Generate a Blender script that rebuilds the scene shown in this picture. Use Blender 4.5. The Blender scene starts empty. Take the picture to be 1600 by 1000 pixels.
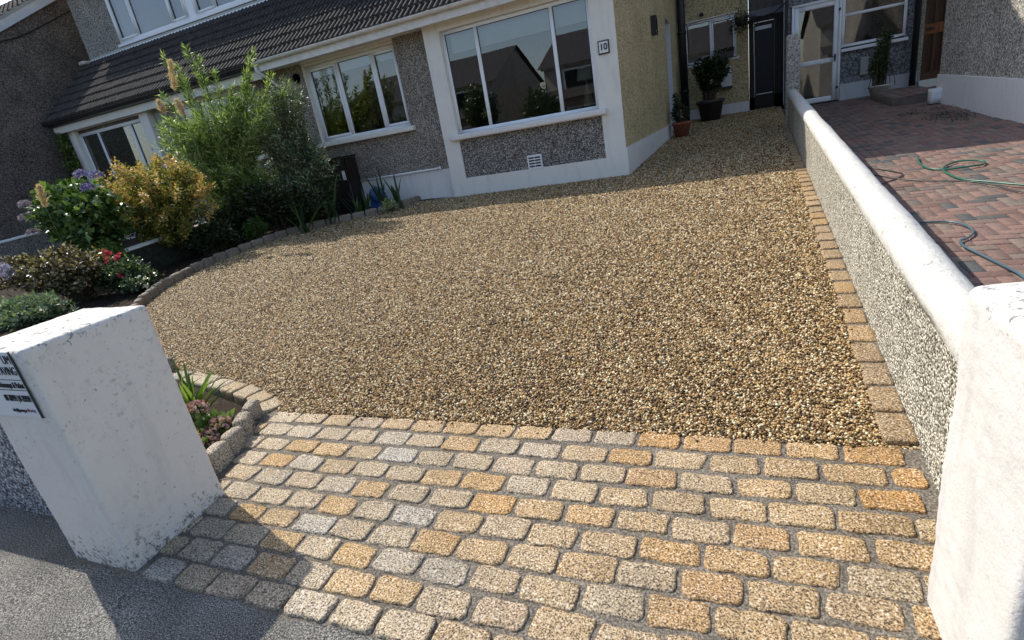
import bpy, math, random
import numpy as np
from mathutils import Matrix, Vector, Euler, noise as mnoise
R = math.radians
sc = bpy.context.scene
COL = sc.collection

# ------------------------------------------------------------------ camera, sky, sun, exposure
cam = bpy.data.cameras.new('camera'); camo = bpy.data.objects.new('camera', cam); COL.objects.link(camo)
YAW, PIT, ROLL, FPX = .4264, .3436, -.1768, 825.25
cam.sensor_width = 36; cam.lens = FPX / 1600 * 36; cam.clip_start = .05; cam.clip_end = 600
camo.matrix_world = (Matrix.Translation((0, 0, 1.5)) @ Matrix.Rotation(YAW, 4, 'Z')
                     @ Matrix.Rotation(math.pi/2 - PIT, 4, 'X') @ Matrix.Rotation(ROLL, 4, 'Z'))
sc.camera = camo
w = bpy.data.worlds.new('World'); sc.world = w; w.use_nodes = True
nt = w.node_tree; bg = nt.nodes['Background']; sky = nt.nodes.new('ShaderNodeTexSky')
sky.sky_type = 'NISHITA'; sky.sun_disc = False; sky.sun_elevation = R(49); sky.sun_rotation = R(290)
sky.air_density = 1.0; sky.dust_density = 1.5; sky.ozone_density = 1.0
nt.links.new(sky.outputs[0], bg.inputs[0]); bg.inputs[1].default_value = .15
sun = bpy.data.lights.new('sun', 'SUN'); suno = bpy.data.objects.new('sun', sun); COL.objects.link(suno)
sun.energy = 3.5; sun.angle = R(.5); sun.color = (1, .945, .85)
suno.rotation_euler = Vector((.815, -.285, -1)).to_track_quat('-Z', 'Y').to_euler()
sc.view_settings.view_transform = 'Standard'; sc.view_settings.look = 'None'
sc.view_settings.gamma = 1; sc.view_settings.exposure = 0.6
sc.cycles.max_bounces = 6; sc.cycles.transparent_max_bounces = 12

S, Y0 = .0577, 1.1
def gr(y): return S * max(y - Y0, 0) if y < 17.5 else S * (17.5 - Y0)
def wallx(y): return .575 + .0385 * y

# ------------------------------------------------------------------ object helpers
class MB:
    def __init__(s): s.v = []; s.f = []
    def quad(s, a, b, c, d):
        n = len(s.v); s.v += [a, b, c, d]; s.f.append((n, n+1, n+2, n+3)); return s
    def add(s, v, f):
        n = len(s.v); s.v += [tuple(p) for p in v]; s.f += [tuple(i+n for i in q) for q in f]; return s
    def box(s, x0, x1, y0, y1, z0, z1):
        v = [(x0,y0,z0),(x1,y0,z0),(x1,y1,z0),(x0,y1,z0),(x0,y0,z1),(x1,y0,z1),(x1,y1,z1),(x0,y1,z1)]
        return s.add(v, [(0,3,2,1),(4,5,6,7),(0,1,5,4),(1,2,6,5),(2,3,7,6),(3,0,4,7)])
    def tube(s, pts, r, n=8, cap=True):
        pts = [Vector(p) for p in pts]; rs = r if isinstance(r, (list, tuple)) else [r]*len(pts)
        base = len(s.v); up = Vector((0, 0, 1)); prev = None
        for i, p in enumerate(pts):
            t = (pts[min(i+1, len(pts)-1)] - pts[max(i-1, 0)]).normalized()
            a = prev if prev is not None else (up if abs(t.z) < .9 else Vector((1, 0, 0)))
            u = (a - t * a.dot(t)).normalized(); q = t.cross(u); prev = u
            for k in range(n):
                an = 2*math.pi*k/n; s.v.append(tuple(p + rs[i]*(math.cos(an)*u + math.sin(an)*q)))
        for i in range(len(pts)-1):
            for k in range(n):
                a = base+i*n+k; b = base+i*n+(k+1) % n; s.f.append((a, b, b+n, a+n))
        if cap:
            s.f.append(tuple(base+k for k in range(n))[::-1]); s.f.append(tuple(base+(len(pts)-1)*n+k for k in range(n)))
        return s
    def lathe(s, c, prof, n=24, sx=1, sy=1):
        base = len(s.v)
        for r, z in prof:
            for k in range(n):
                an = 2*math.pi*k/n; s.v.append((c[0]+sx*r*math.cos(an), c[1]+sy*r*math.sin(an), c[2]+z))
        for i in range(len(prof)-1):
            for k in range(n):
                a = base+i*n+k; b = base+i*n+(k+1) % n; s.f.append((a, b, b+n, a+n))
        return s
    def build(s, name, mat, parent=None, smooth=False, label=None):
        return mesh(name, np.array(s.v, float), s.f, mat, parent, smooth, label)

def rootloc(p):
    v = Vector((0, 0, 0))
    while p is not None: v += p.location; p = p.parent
    return v
def mesh(name, V, F, mat, parent=None, smooth=False, label=None):
    V = np.asarray(V, float)
    if parent is not None: V = V - np.array(rootloc(parent))
    me = bpy.data.meshes.new(name)
    if isinstance(F, np.ndarray):
        k = F.shape[1]; me.vertices.add(len(V)); me.vertices.foreach_set('co', V.astype(np.float32).ravel())
        me.loops.add(F.size); me.loops.foreach_set('vertex_index', F.astype(np.int32).ravel())
        me.polygons.add(len(F)); me.polygons.foreach_set('loop_start', np.arange(0, F.size, k, dtype=np.int32))
        me.update(calc_edges=True)
    else:
        me.from_pydata([tuple(p) for p in V], [], F)
    if smooth: me.polygons.foreach_set('use_smooth', [True]*len(me.polygons))
    if mat: me.materials.append(mat)
    me.update()
    o = bpy.data.objects.new(name, me); COL.objects.link(o)
    if parent is not None: o.parent = parent
    if label: o['label'] = label
    return o
def thing(name, label, cat, loc=(0, 0, 0), group=None):
    o = bpy.data.objects.new(name, None); COL.objects.link(o); o.location = loc
    o.empty_display_size = .1; return tag(o, label, cat, group)
def tag(o, label, cat, group=None, kind=None):
    o['label'] = label; o['category'] = cat
    if group: o['group'] = group
    if kind: o['kind'] = kind
    return o
def struct(o, label=None, kind='structure'):
    o['kind'] = kind
    if label: o['label'] = label
    return o

_tmpl = {}
def lattice(nx, ny, nz, bottom=True):
    k = (nx, ny, nz, bottom)
    if k in _tmpl: return _tmpl[k]
    idx = {}; P = []
    def g(i, j, l):
        if (i, j, l) not in idx: idx[(i, j, l)] = len(P); P.append((i/nx*2-1, j/ny*2-1, l/nz*2-1))
        return idx[(i, j, l)]
    F = []
    for i in range(nx):
        for j in range(ny):
            F.append((g(i,j,nz), g(i+1,j,nz), g(i+1,j+1,nz), g(i,j+1,nz)))
            if bottom: F.append((g(i,j,0), g(i,j+1,0), g(i+1,j+1,0), g(i+1,j,0)))
    for i in range(nx):
        for l in range(nz):
            F.append((g(i,0,l), g(i+1,0,l), g(i+1,0,l+1), g(i,0,l+1)))
            F.append((g(i,ny,l), g(i,ny,l+1), g(i+1,ny,l+1), g(i+1,ny,l)))
    for j in range(ny):
        for l in range(nz):
            F.append((g(0,j,l), g(0,j,l+1), g(0,j+1,l+1), g(0,j+1,l)))
            F.append((g(nx,j,l), g(nx,j+1,l), g(nx,j+1,l+1), g(nx,j,l+1)))
    _tmpl[k] = (np.array(P), np.array(F)); return _tmpl[k]
def vnoise(P, sc_, seed=0.0):
    return np.array([mnoise.noise(Vector((p[0]*sc_+seed, p[1]*sc_+seed*.7, p[2]*sc_))) for p in P])
def rough_box(size, r, n=(8, 8, 8), amp=.0, ns=8, seed=0, warp=0, bottom=True, amp2=0, ns2=30):
    """rounded, slightly lumpy block centred on the origin"""
    P, F = lattice(*n, bottom); h = np.array(size)/2
    Q = np.sign(P)*(1-(1-np.abs(P))**1.0)*h
    # push extra vertices into the corner zone
    Q = np.sign(P)*np.abs(P)**.8*h
    C = np.clip(Q, -(h-r), h-r); D = Q-C; L = np.linalg.norm(D, axis=1, keepdims=True)
    sgn = np.where(L > 1e-9, D/np.maximum(L, 1e-9), 0); V = C+sgn*r
    rg = np.random.default_rng(seed)
    if warp:
        c = rg.uniform(-warp, warp, (2, 2, 2)); u = (P[:, 0]+1)/2; v = (P[:, 1]+1)/2
        for a in (0, 1):
            V[:, a] += (c[0,0,a]*(1-u)*(1-v)+c[1,0,a]*u*(1-v)+c[0,1,a]*(1-u)*v+c[1,1,a]*u*v)
    if amp:
        nn = np.where(L > 1e-9, sgn, 0); ln = vnoise(V, ns, rg.uniform(0, 90))
        nrm = V/np.maximum(h, 1e-6); nrm /= np.maximum(np.linalg.norm(nrm, axis=1, keepdims=True), 1e-6)
        V = V+nrm*(ln*amp)[:, None]
        if amp2: V = V+nrm*(vnoise(V, ns2, rg.uniform(0, 90))*amp2)[:, None]
    return V, F
def place(V, loc, rz=0, tilt=0):
    c, s_ = math.cos(rz), math.sin(rz); W = V.copy()
    if tilt: ct, st = math.cos(tilt), math.sin(tilt); W = np.stack([W[:,0], W[:,1]*ct-W[:,2]*st, W[:,1]*st+W[:,2]*ct], 1)
    W = np.stack([W[:,0]*c-W[:,1]*s_, W[:,0]*s_+W[:,1]*c, W[:,2]], 1)
    return W+np.array(loc)
class Multi:
    def __init__(s): s.V = []; s.F = []; s.n = 0
    def add(s, V, F): s.V.append(V); s.F.append(F+s.n); s.n += len(V)
    def build(s, name, mat, parent=None, smooth=True, label=None):
        return mesh(name, np.concatenate(s.V), np.concatenate(s.F), mat, parent, smooth, label)

# ------------------------------------------------------------------ materials
class N:
    def __init__(s, name, rough=.8, spec=.3):
        s.m = bpy.data.materials.new(name); s.m.use_nodes = True; s.t = s.m.node_tree
        s.b = s.t.nodes['Principled BSDF']; s.b.inputs['Roughness'].default_value = rough
        s.b.inputs['Specular IOR Level'].default_value = spec
        s.co = s.t.nodes.new('ShaderNodeTexCoord').outputs['Object']; s._geo = None
    def n(s, ty, **kw):
        x = s.t.nodes.new(ty)
        for k, v in kw.items(): setattr(x, k, v)
        return x
    def L(s, a, b): s.t.links.new(a, b)
    def noise(s, scale, detail=3, rough=.55, vec=None):
        x = s.n('ShaderNodeTexNoise'); x.inputs['Scale'].default_value = scale
        x.inputs['Detail'].default_value = detail; x.inputs['Roughness'].default_value = rough
        s.L(vec or s.co, x.inputs['Vector']); return x.outputs['Fac']
    def vor(s, scale, feat='F1', out='Distance', rnd=1.0, vec=None):
        x = s.n('ShaderNodeTexVoronoi', feature=feat); x.inputs['Scale'].default_value = scale
        x.inputs['Randomness'].default_value = rnd; s.L(vec or s.co, x.inputs['Vector']); return x.outputs[out]
    def ramp(s, fac, stops, const=False):
        x = s.n('ShaderNodeValToRGB'); e = x.color_ramp.elements
        if const: x.color_ramp.interpolation = 'CONSTANT'
        while len(e) < len(stops): e.new(.5)
        for i, (p, c) in enumerate(stops):
            e[i].position = p; e[i].color = (*c, 1) if not isinstance(c, (int, float)) else (c, c, c, 1)
        s.L(fac, x.inputs['Fac']); return x.outputs['Color']
    def mix(s, fac, a, b, mode='MIX'):
        x = s.n('ShaderNodeMix', data_type='RGBA', blend_type=mode)
        if isinstance(fac, (int, float)): x.inputs[0].default_value = fac
        else: s.L(fac, x.inputs[0])
        for k, v in ((6, a), (7, b)):
            if isinstance(v, tuple): x.inputs[k].default_value = (*v, 1)
            else: s.L(v, x.inputs[k])
        return x.outputs[2]
    def island(s):
        if not s._geo: s._geo = s.n('ShaderNodeNewGeometry')
        return s._geo.outputs['Random Per Island']
    def sep(s, col):
        x = s.n('ShaderNodeSeparateColor'); s.L(col, x.inputs[0]); return x.outputs[0]
    def bump(s, h, strength=.5, dist=.01, prev=None):
        x = s.n('ShaderNodeBump'); x.inputs['Strength'].default_value = strength
        x.inputs['Distance'].default_value = dist; s.L(h, x.inputs['Height'])
        if prev is not None: s.L(prev, x.inputs['Normal'])
        s.L(x.outputs[0], s.b.inputs['Normal']); return x.outputs[0]
    def col(s, c):
        if isinstance(c, tuple): s.b.inputs['Base Color'].default_value = (*c, 1)
        else: s.L(c, s.b.inputs['Base Color'])
        return s

def m_plain(name, c, rough=.6, spec=.3, var=.15, scale=6, bump=0, bscale=60):
    n = N(name, rough, spec); f = n.noise(scale, 4)
    n.col(n.mix(n.ramp(f, [(.3, 0.), (.7, 1.)]), tuple(x*(1-var) for x in c), tuple(min(1, x*(1+var)) for x in c)))
    if bump: n.bump(n.noise(bscale, 4), bump, .004)
    return n.m
def m_pebble(name, stops, scale=70, big=(.8, 1.15), bstr=.9, bd=.012, gap=None):
    """dashed render: small stones thrown into mortar"""
    n = N(name, .9, .2); v = n.n('ShaderNodeTexVoronoi'); v.inputs['Scale'].default_value = scale; n.L(n.co, v.inputs['Vector'])
    c = n.ramp(n.sep(v.outputs['Color']), stops)
    f = n.ramp(n.noise(1.6, 5, .6), [(.3, big[0]), (.7, big[1])])
    c = n.mix(1.0, c, f, 'MULTIPLY')
    if gap is not None:
        g = n.ramp(n.noise(scale*.8, 2, .5), [(gap[0], 0.), (gap[0]+.08, 1.)]); c = n.mix(g, c, gap[1])
    n.col(c); p = n.bump(v.outputs['Distance'], bstr, -bd) if False else None
    inv = n.n('ShaderNodeMath', operation='SUBTRACT'); inv.inputs[0].default_value = 1; n.L(v.outputs['Distance'], inv.inputs[1])
    p = n.bump(inv.outputs[0], bstr, bd); n.bump(n.noise(scale*2.2, 3), .5, .006, p)
    return n.m
def m_white(name, c=(.74, .74, .72), dirt=(.30, .29, .26), amt=(.60, .74), pits=True, bump=.5, bscale=26, foot=None, top=None):
    n = N(name, .75, .25)
    a = n.noise(2.2, 6, .65); b = n.noise(34, 4, .7)
    col = n.mix(n.ramp(a, [(.35, 0.), (.75, .45)]), c, tuple(x*.84 for x in c))
    m1 = n.ramp(b, [(amt[0], 0.), (amt[1], 1.)]); m2 = n.ramp(n.noise(3.3, 4, .6), [(.45, 0.), (.62, 1.)])
    col = n.mix(n.mix(1.0, m1, m2, 'MULTIPLY'), col, dirt)
    if pits:
        q = n.ramp(n.noise(75, 3, .6), [(.73, 0.), (.76, 1.)]); col = n.mix(n.mix(1., q, m2, 'MULTIPLY'), col, (.10, .10, .09))
    sx_ = n.n('ShaderNodeSeparateXYZ'); n.L(n.co, sx_.inputs[0])
    stn = n.n('ShaderNodeMapping'); stn.inputs['Scale'].default_value = (9, 9, 1.6); n.L(n.co, stn.inputs[0])
    run = n.ramp(n.noise(1, 5, .65, stn.outputs[0]), [(.52, 0.), (.72, .55)]); col = n.mix(run, col, tuple(x*.74 for x in c))
    for lim, w_, lo, hi in ([] if foot is None else [(foot, .22, .47, .53)])+([] if top is None else [(top, -.12, .50, .56)]):
        mr = n.n('ShaderNodeMapRange'); n.L(sx_.outputs[2], mr.inputs[0]); mr.inputs[1].default_value = lim; mr.inputs[2].default_value = lim+w_; mr.inputs[3].default_value = .16; mr.inputs[4].default_value = 0
        ad = n.n('ShaderNodeMath', operation='ADD'); n.L(n.noise(48, 5, .75), ad.inputs[0]); n.L(mr.outputs[0], ad.inputs[1])
        col = n.mix(n.ramp(ad.outputs[0], [(lo+.16, 0.), (hi+.17, .85)]), col, (.10, .10, .095))
    n.col(col); p = n.bump(n.noise(bscale, 6, .7), bump, .012); n.bump(n.noise(140, 3), .35, .003, p)
    return n.m
def m_leaf(name, stops, rough=.45, trans=.3, spec=.35):
    n = N(name, rough, spec); c = n.ramp(n.island(), stops); n.col(c)
    t = n.n('ShaderNodeBsdfTranslucent'); n.L(n.mix(1., c, (1.15, 1.2, .7), 'MULTIPLY'), t.inputs['Color'])
    mx = n.n('ShaderNodeMixShader'); mx.inputs[0].default_value = trans
    n.L(n.b.outputs[0], mx.inputs[1]); n.L(t.outputs[0], mx.inputs[2])
    n.L(mx.outputs[0], n.t.nodes['Material Output'].inputs['Surface']); return n.m
def m_glass():
    n = N('window_glass', .02, .5); n.t.nodes.remove(n.b)
    tr = n.n('ShaderNodeBsdfTransparent'); tr.inputs[0].default_value = (.80, .85, .84, 1)
    gl = n.n('ShaderNodeBsdfGlossy'); gl.inputs['Roughness'].default_value = .01; gl.inputs['Color'].default_value = (1, 1, 1, 1)
    fr = n.n('ShaderNodeFresnel'); fr.inputs['IOR'].default_value = 2.3
    bp = n.n('ShaderNodeBump'); bp.inputs['Strength'].default_value = .02; bp.inputs['Distance'].default_value = .02
    n.L(n.noise(1.2, 2), bp.inputs['Height']); n.L(bp.outputs[0], gl.inputs['Normal'])
    mx = n.n('ShaderNodeMixShader'); n.L(fr.outputs[0], mx.inputs[0]); n.L(tr.outputs[0], mx.inputs[1]); n.L(gl.outputs[0], mx.inputs[2])
    n.L(mx.outputs[0], n.t.nodes['Material Output'].inputs['Surface']); return n.m

def m_stones(name, stops, rough=.55):
    n = N(name, rough, .35); c = n.ramp(n.island(), stops)
    c = n.mix(.35, c, n.ramp(n.noise(260, 2), [(.3, (.10, .08, .06)), (.65, (.75, .68, .55))]), 'OVERLAY'); n.col(c); return n.m
GRAVEL = [(0, (0.023, 0.013, 0.006)), (.18, (0.089, 0.052, 0.023)), (.34, (0.220, 0.135, 0.057)), (.50, (0.355, 0.235, 0.107)), (.64, (0.449, 0.289, 0.111)),
          (.77, (0.543, 0.408, 0.222)), (.88, (0.668, 0.549, 0.353)), (.95, (0.810, 0.769, 0.576)), (1, (0.324, 0.270, 0.204))]
M_gravel = m_stones('gravel_stone', GRAVEL)
def _mgb():
    n = N('gravel_bed', .9, .2); v = n.n('ShaderNodeTexVoronoi'); v.inputs['Scale'].default_value = 85; n.L(n.co, v.inputs['Vector'])
    c = n.ramp(n.sep(v.outputs['Color']), [(p, tuple(x*.75 for x in c)) for p, c in GRAVEL]); n.col(c)
    inv = n.n('ShaderNodeMath', operation='SUBTRACT'); inv.inputs[0].default_value = 1; n.L(v.outputs['Distance'], inv.inputs[1]); n.bump(inv.outputs[0], 1, .015)
    return n.m
M_gravelbed = _mgb()
def m_granite(name, stops, warm=.0):
    n = N(name, .75, .3); c = n.ramp(n.island(), stops)
    sx_ = n.n('ShaderNodeSeparateXYZ'); n.L(n.co, sx_.inputs[0]); mr = n.n('ShaderNodeMapRange'); n.L(sx_.outputs[0], mr.inputs[0]); mr.inputs[1].default_value = -1.6; mr.inputs[2].default_value = .4; mr.inputs[3].default_value = 0; mr.inputs[4].default_value = warm
    c = n.mix(mr.outputs[0], c, n.mix(1., c, (1.0, .80, .50), 'MULTIPLY'))
    big = n.ramp(n.noise(14, 4, .6), [(.3, (.85, .83, .80)), (.55, (1, 1, 1)), (.75, (1.0, .80, .52))]); c = n.mix(.55, c, big, 'MULTIPLY')
    sp = n.ramp(n.noise(150, 3, .7), [(.42, 0.), (.49, 1.)]); c = n.mix(sp, tuple((.075, .055, .04)), c)
    lt = n.ramp(n.noise(150, 2, .5), [(.58, 0.), (.66, 1.)]); c = n.mix(lt, c, n.mix(.6, c, (.85, .80, .72)))
    c = n.mix(1., c, n.ramp(n.noise(1.7, 5, .65), [(.33, .72), (.6, 1.08)]), 'MULTIPLY')
    n.col(c); p = n.bump(n.noise(48, 5, .7), .9, .010); n.bump(n.noise(170, 3), .8, .004, p); return n.m
M_sett = m_granite('granite_sett', [(0, (0.462, 0.389, 0.278)), (.14, (0.484, 0.357, 0.202)), (.26, (0.506, 0.326, 0.134)), (.36, (0.528, 0.441, 0.317)), (.50, (0.440, 0.347, 0.221)),
                                    (.62, (0.506, 0.399, 0.259)), (.70, (0.462, 0.430, 0.365)), (.80, (0.528, 0.410, 0.250)), (.88, (0.506, 0.304, 0.106)), (.94, (0.440, 0.410, 0.355)), (1, (0.528, 0.336, 0.125))], .8)
M_edge = m_granite('granite_edging', [(0, (0.345, 0.238, 0.123)), (.4, (0.437, 0.281, 0.123)), (.7, (0.380, 0.270, 0.152)), (1, (0.483, 0.302, 0.114))])
M_kerb = m_granite('granite_kerb', [(0, (.22, .17, .11)), (.3, (.38, .27, .15)), (.6, (.27, .22, .16)), (1, (.36, .29, .20))])
M_kerbl = m_granite('pale_granite_kerb', [(0, (.42, .36, .27)), (.5, (.48, .41, .31)), (1, (.40, .35, .28))])
def _mm():
    n = N('mortar', .9, .2); c = n.ramp(n.noise(120, 4, .75), [(.36, (.05, .044, .036)), (.5, (.15, .13, .105)), (.66, (.34, .30, .24))])
    c = n.mix(1., c, n.ramp(n.noise(5, 4), [(.3, .75), (.7, 1.2)]), 'MULTIPLY'); n.col(c); n.bump(n.noise(120, 4, .7), .7, .006); return n.m
M_mortar = _mm()
def _masph():
    n = N('asphalt_pavement', .85, .25); f = n.noise(170, 3, .7)
    c = n.ramp(f, [(.36, (.03, .028, .026)), (.47, (.12, .115, .105)), (.57, (.34, .32, .28)), (.68, (.66, .62, .55))])
    mss = n.ramp(n.noise(2.3, 5, .6), [(.32, .6), (.7, 1.1)]); c = n.mix(1., c, mss, 'MULTIPLY')
    w_ = n.n('ShaderNodeMapping'); n.L(n.co, w_.inputs[0]); cr = n.n('ShaderNodeTexVoronoi', feature='DISTANCE_TO_EDGE'); cr.inputs['Scale'].default_value = .9
    ad = n.n('ShaderNodeMixRGB'); ad.inputs[0].default_value = .12; n.L(n.co, ad.inputs[1]); nz = n.n('ShaderNodeTexNoise'); nz.inputs['Scale'].default_value = 6; n.L(n.co, nz.inputs[0]); n.L(nz.outputs['Color'], ad.inputs[2]); n.L(ad.outputs[0], cr.inputs['Vector'])
    ck = n.ramp(cr.outputs['Distance'], [(.0, .6), (.0025, 0.)]); c = n.mix(ck, c, (.05, .045, .04)); n.col(c)
    n.bump(f, .9, .008); return n.m
M_asph = _masph()
M_soil = m_plain('soil', (.035, .025, .018), .95, .1, .5, 30, 1.0, 40)
M_ground = m_plain('earth', (.12, .11, .08), .95, .1, .3, 4, .5, 30)
M_grass = m_plain('lawn', (.05, .08, .02), .95, .1, .4, 20, 1, 90)
M_road = m_plain('road_asphalt', (.07, .07, .07), .9, .2, .2, 30, .5, 150)
M_pillar = m_white('pillar_paint', (.76, .72, .66), (.44, .42, .38), (.54, .70), True, .5, 22, -.02, 1.07)
M_pillar_b = m_white('pillar_paint_bright', (.64, .62, .585), (.44, .43, .39), (.62, .72), False, .45, 18, None, 1.03)  # darker copy of the pillar paint, toned down against direct sun
M_coping = m_white('coping_paint', (.62, .60, .55), (.28, .26, .23), (.56, .66), True, 1.0, 30)
M_trim = m_white('masonry_paint', (.78, .75, .68), (.33, .31, .27), (.60, .75), False, .25, 12)
M_plinth = m_white('plinth_paint', (.74, .72, .69), (.25, .24, .22), (.58, .72), True, .25, 12)
M_upvc = m_plain('white_upvc', (.80, .81, .82), .35, .5, .03, 3)
M_gutter = m_plain('white_gutter', (.68, .66, .62), .45, .4, .12, 9)
M_black = m_plain('black_gutter', (.018, .018, .02), .4, .4, .2, 5)
M_dash = m_pebble('grey_pebbledash', [(0, (.04, .033, .026)), (.25, (.15, .128, .105)), (.55, (.27, .238, .20)), (.8, (.43, .385, .325)), (1, (.66, .60, .52))], 88)
M_dashp = m_pebble('grey_pebbledash_panel', [(0, (.025, .022, .019)), (.35, (.10, .09, .08)), (.6, (.23, .21, .185)), (.85, (.46, .42, .38)), (1, (.70, .66, .60))], 88)
M_dashu = m_pebble('upper_pebbledash', [(0, (.08, .075, .065)), (.3, (.20, .185, .16)), (.6, (.33, .30, .26)), (1, (.62, .57, .50))], 66)
M_gable = m_pebble('brown_pebbledash', [(0, (.055, .045, .036)), (.4, (.15, .12, .098)), (.8, (.235, .19, .155)), (1, (.37, .31, .26))], 48, (.7, 1.2))
M_yellow = m_pebble('yellow_roughcast', [(0, (.17, .125, .06)), (.25, (.42, .335, .19)), (.6, (.56, .46, .27)), (1, (.68, .58, .36))], 55, (.85, 1.1), .8, .012)
M_cream = m_pebble('cream_pebbledash', [(0, (.10, .09, .07)), (.2, (.34, .31, .25)), (.45, (.62, .58, .47)), (1, (.80, .76, .64))], 84, (.85, 1.08), 1.0, .014, gap=(.52, (.13, .115, .085)))
M_lowdash = m_pebble('grey_stone_dash', [(0, (.05, .05, .055)), (.4, (.20, .20, .215)), (.75, (.40, .40, .42)), (1, (.70, .70, .72))], 85)
M_rdash = m_pebble('side_pebbledash', [(0, (.10, .09, .08)), (.3, (.27, .25, .22)), (.6, (.42, .39, .34)), (1, (.68, .64, .56))], 48)
M_glass = m_glass()
M_room = m_plain('room_wall', (.14, .125, .11), .9, .1)
M_blind = m_plain('blind_fabric', (.85, .84, .78), .9, .1, .04, 3)
M_curtain = m_plain('curtain_fabric', (.42, .40, .38), .9, .1, .1, 8)
def _mtile():
    n = N('concrete_tile', .85, .25); c = n.mix(n.ramp(n.noise(9, 5, .65), [(.3, 0.), (.7, 1.)]), (.030, .026, .025), (.080, .070, .064))
    c = n.mix(n.ramp(n.noise(60, 3, .7), [(.58, 0.), (.70, 1.)]), c, (.22, .20, .18)); n.col(c); n.bump(n.noise(90, 3), .5, .006); return n.m
M_tile = _mtile()

def _mbp():
    n = N('block_paver', .85, .25)
    c = n.ramp(n.island(), [(0, (0.172, 0.108, 0.088)), (.2, (0.226, 0.144, 0.116)), (.38, (0.242, 0.160, 0.132)), (.52, (0.187, 0.124, 0.104)), (.66, (0.218, 0.168, 0.132)), (.80, (0.179, 0.140, 0.120)), (.85, (0.086, 0.088, 0.084)), (.95, (0.109, 0.112, 0.104)), (1, (0.187, 0.128, 0.104))])
    c = n.mix(1., c, n.ramp(n.noise(45, 5, .7), [(.3, .65), (.7, 1.2)]), 'MULTIPLY'); n.col(c)
    n.bump(n.noise(120, 3), .5, .004); return n.m
M_brickpave = _mbp()
def m_wood(name, c, sc_=(30, 30, 2)):
    n = N(name, .65, .3); mp = n.n('ShaderNodeMapping'); mp.inputs['Scale'].default_value = sc_; n.L(n.co, mp.inputs[0])
    f = n.noise(1, 5, .6, mp.outputs[0]); n.col(n.ramp(f, [(.3, tuple(x*.55 for x in c)), (.7, tuple(x*1.3 for x in c))])); n.bump(f, .3, .004); return n.m
M_darkwood = m_wood('dark_fence_wood', (.022, .016, .013))
M_doorwood = m_wood('brown_door_wood', (.075, .038, .020))
M_railwood = m_wood('orange_brown_wood', (.24, .085, .03))
M_greywood = m_wood('grey_cladding', (.10, .09, .08))
M_terra = m_plain('terracotta', (.30, .10, .06), .8, .2, .2, 12, .3)
M_darkpot = m_plain('dark_glazed_pot', (.045, .035, .035), .5, .4, .2, 8)
M_whitepot = m_plain('white_pot', (.48, .47, .43), .7, .2, .15, 12)
M_hose = m_plain('green_hose', (.02, .13, .085), .35, .5, .1)
M_hoseb = m_plain('dark_hose', (.02, .03, .03), .4, .5, .1)
M_hosec = m_plain('blue_grey_hose', (.06, .12, .15), .35, .5, .1)
M_bag = m_plain('blue_plastic', (.035, .09, .24), .3, .5, .4, 14, .6, 20)
M_iron = m_plain('black_iron', (.02, .02, .022), .5, .4)
M_ink = m_plain('black_ink', (.015, .02, .025), .6, .2, 0)
M_red = m_plain('red_ink', (.45, .03, .05), .6, .2, 0)
M_signw = m_plain('sign_panel', (.66, .70, .72), .4, .4, .03)
M_signedge = m_plain('sign_edge', (.04, .05, .05), .5, .3, 0)
M_ceramic = m_plain('number_tile', (.75, .75, .72), .3, .5, .03)
M_vinyl = m_plain('painted_metal', (.62, .63, .64), .5, .4, .05)
M_darkvent = m_plain('dark_vent', (.015, .015, .015), .7, .2)
M_shade = m_plain('lamp_shade_fabric', (.60, .57, .50), .9, .1, .05)
M_brass = m_plain('lamp_base', (.42, .40, .30), .4, .5, .2)
M_cable = m_plain('cable', (.02, .02, .02), .6, .3, 0)
M_lead = m_plain('stone_ledge', (.42, .40, .36), .8, .2, .1)
M_slateroof = m_plain('opposite_roof_tile', (.05, .045, .045), .8, .3, .3, 6)
M_oppwall = m_plain('opposite_render', (.36, .33, .29), .9, .2, .2, 3)

# ------------------------------------------------------------------ SETTING: ground sheets
def sheet(name, xs, ys, dz, mat, label, bump=0, seed=0):
    V = []; F = []
    for j, y in enumerate(ys):
        for x in xs:
            V.append((x, y, gr(y)+dz+(bump*mnoise.noise(Vector((x*2.1+seed, y*2.1, 0))) if bump else 0)))
    nx = len(xs)
    for j in range(len(ys)-1):
        for i in range(nx-1): F.append((j*nx+i, j*nx+i+1, (j+1)*nx+i+1, (j+1)*nx+i))
    o = mesh(name, V, F, mat, None, True); return struct(o, label)
sheet('ground', [-300, -60, -20, 0, 20, 60, 300], [-300, -60, -20, -1.7, 0, 1.1, 5, 10, 17.5, 18, 60, 300], -.16, M_ground, 'bare earth under the gardens and street')
sheet('road', [-60, 60], [-8.2, -1.6], -.12, M_road, 'asphalt road behind the viewer')
sheet('pavement', list(np.linspace(-14, 8, 120)), [-1.6, 0, .3, .6, .8, .95, 1.1, 1.2], -.006, M_asph, 'worn asphalt footpath outside the gateway', .006)
# paved strip: mortar bed under the setts, polygon edge slightly ragged
def poly_sheet(name, pts, dz, mat, label, kind='structure'):
    V = [(x, y, gr(y)+dz) for x, y in pts]; o = mesh(name, V, [tuple(range(len(V)))], mat)
    return struct(o, label, kind)
rg = np.random.default_rng(5)
edge = [(x, .945+.012*math.sin(x*9)+rg.uniform(-.008, .008)) for x in np.linspace(-2.42, .55, 60)]
mort = edge+[(.67, 1.1), (.70, 2.17), (-2.74, 2.17), (-2.80, 2.0), (-2.68, 1.75), (-2.5, 1.45)]
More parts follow.
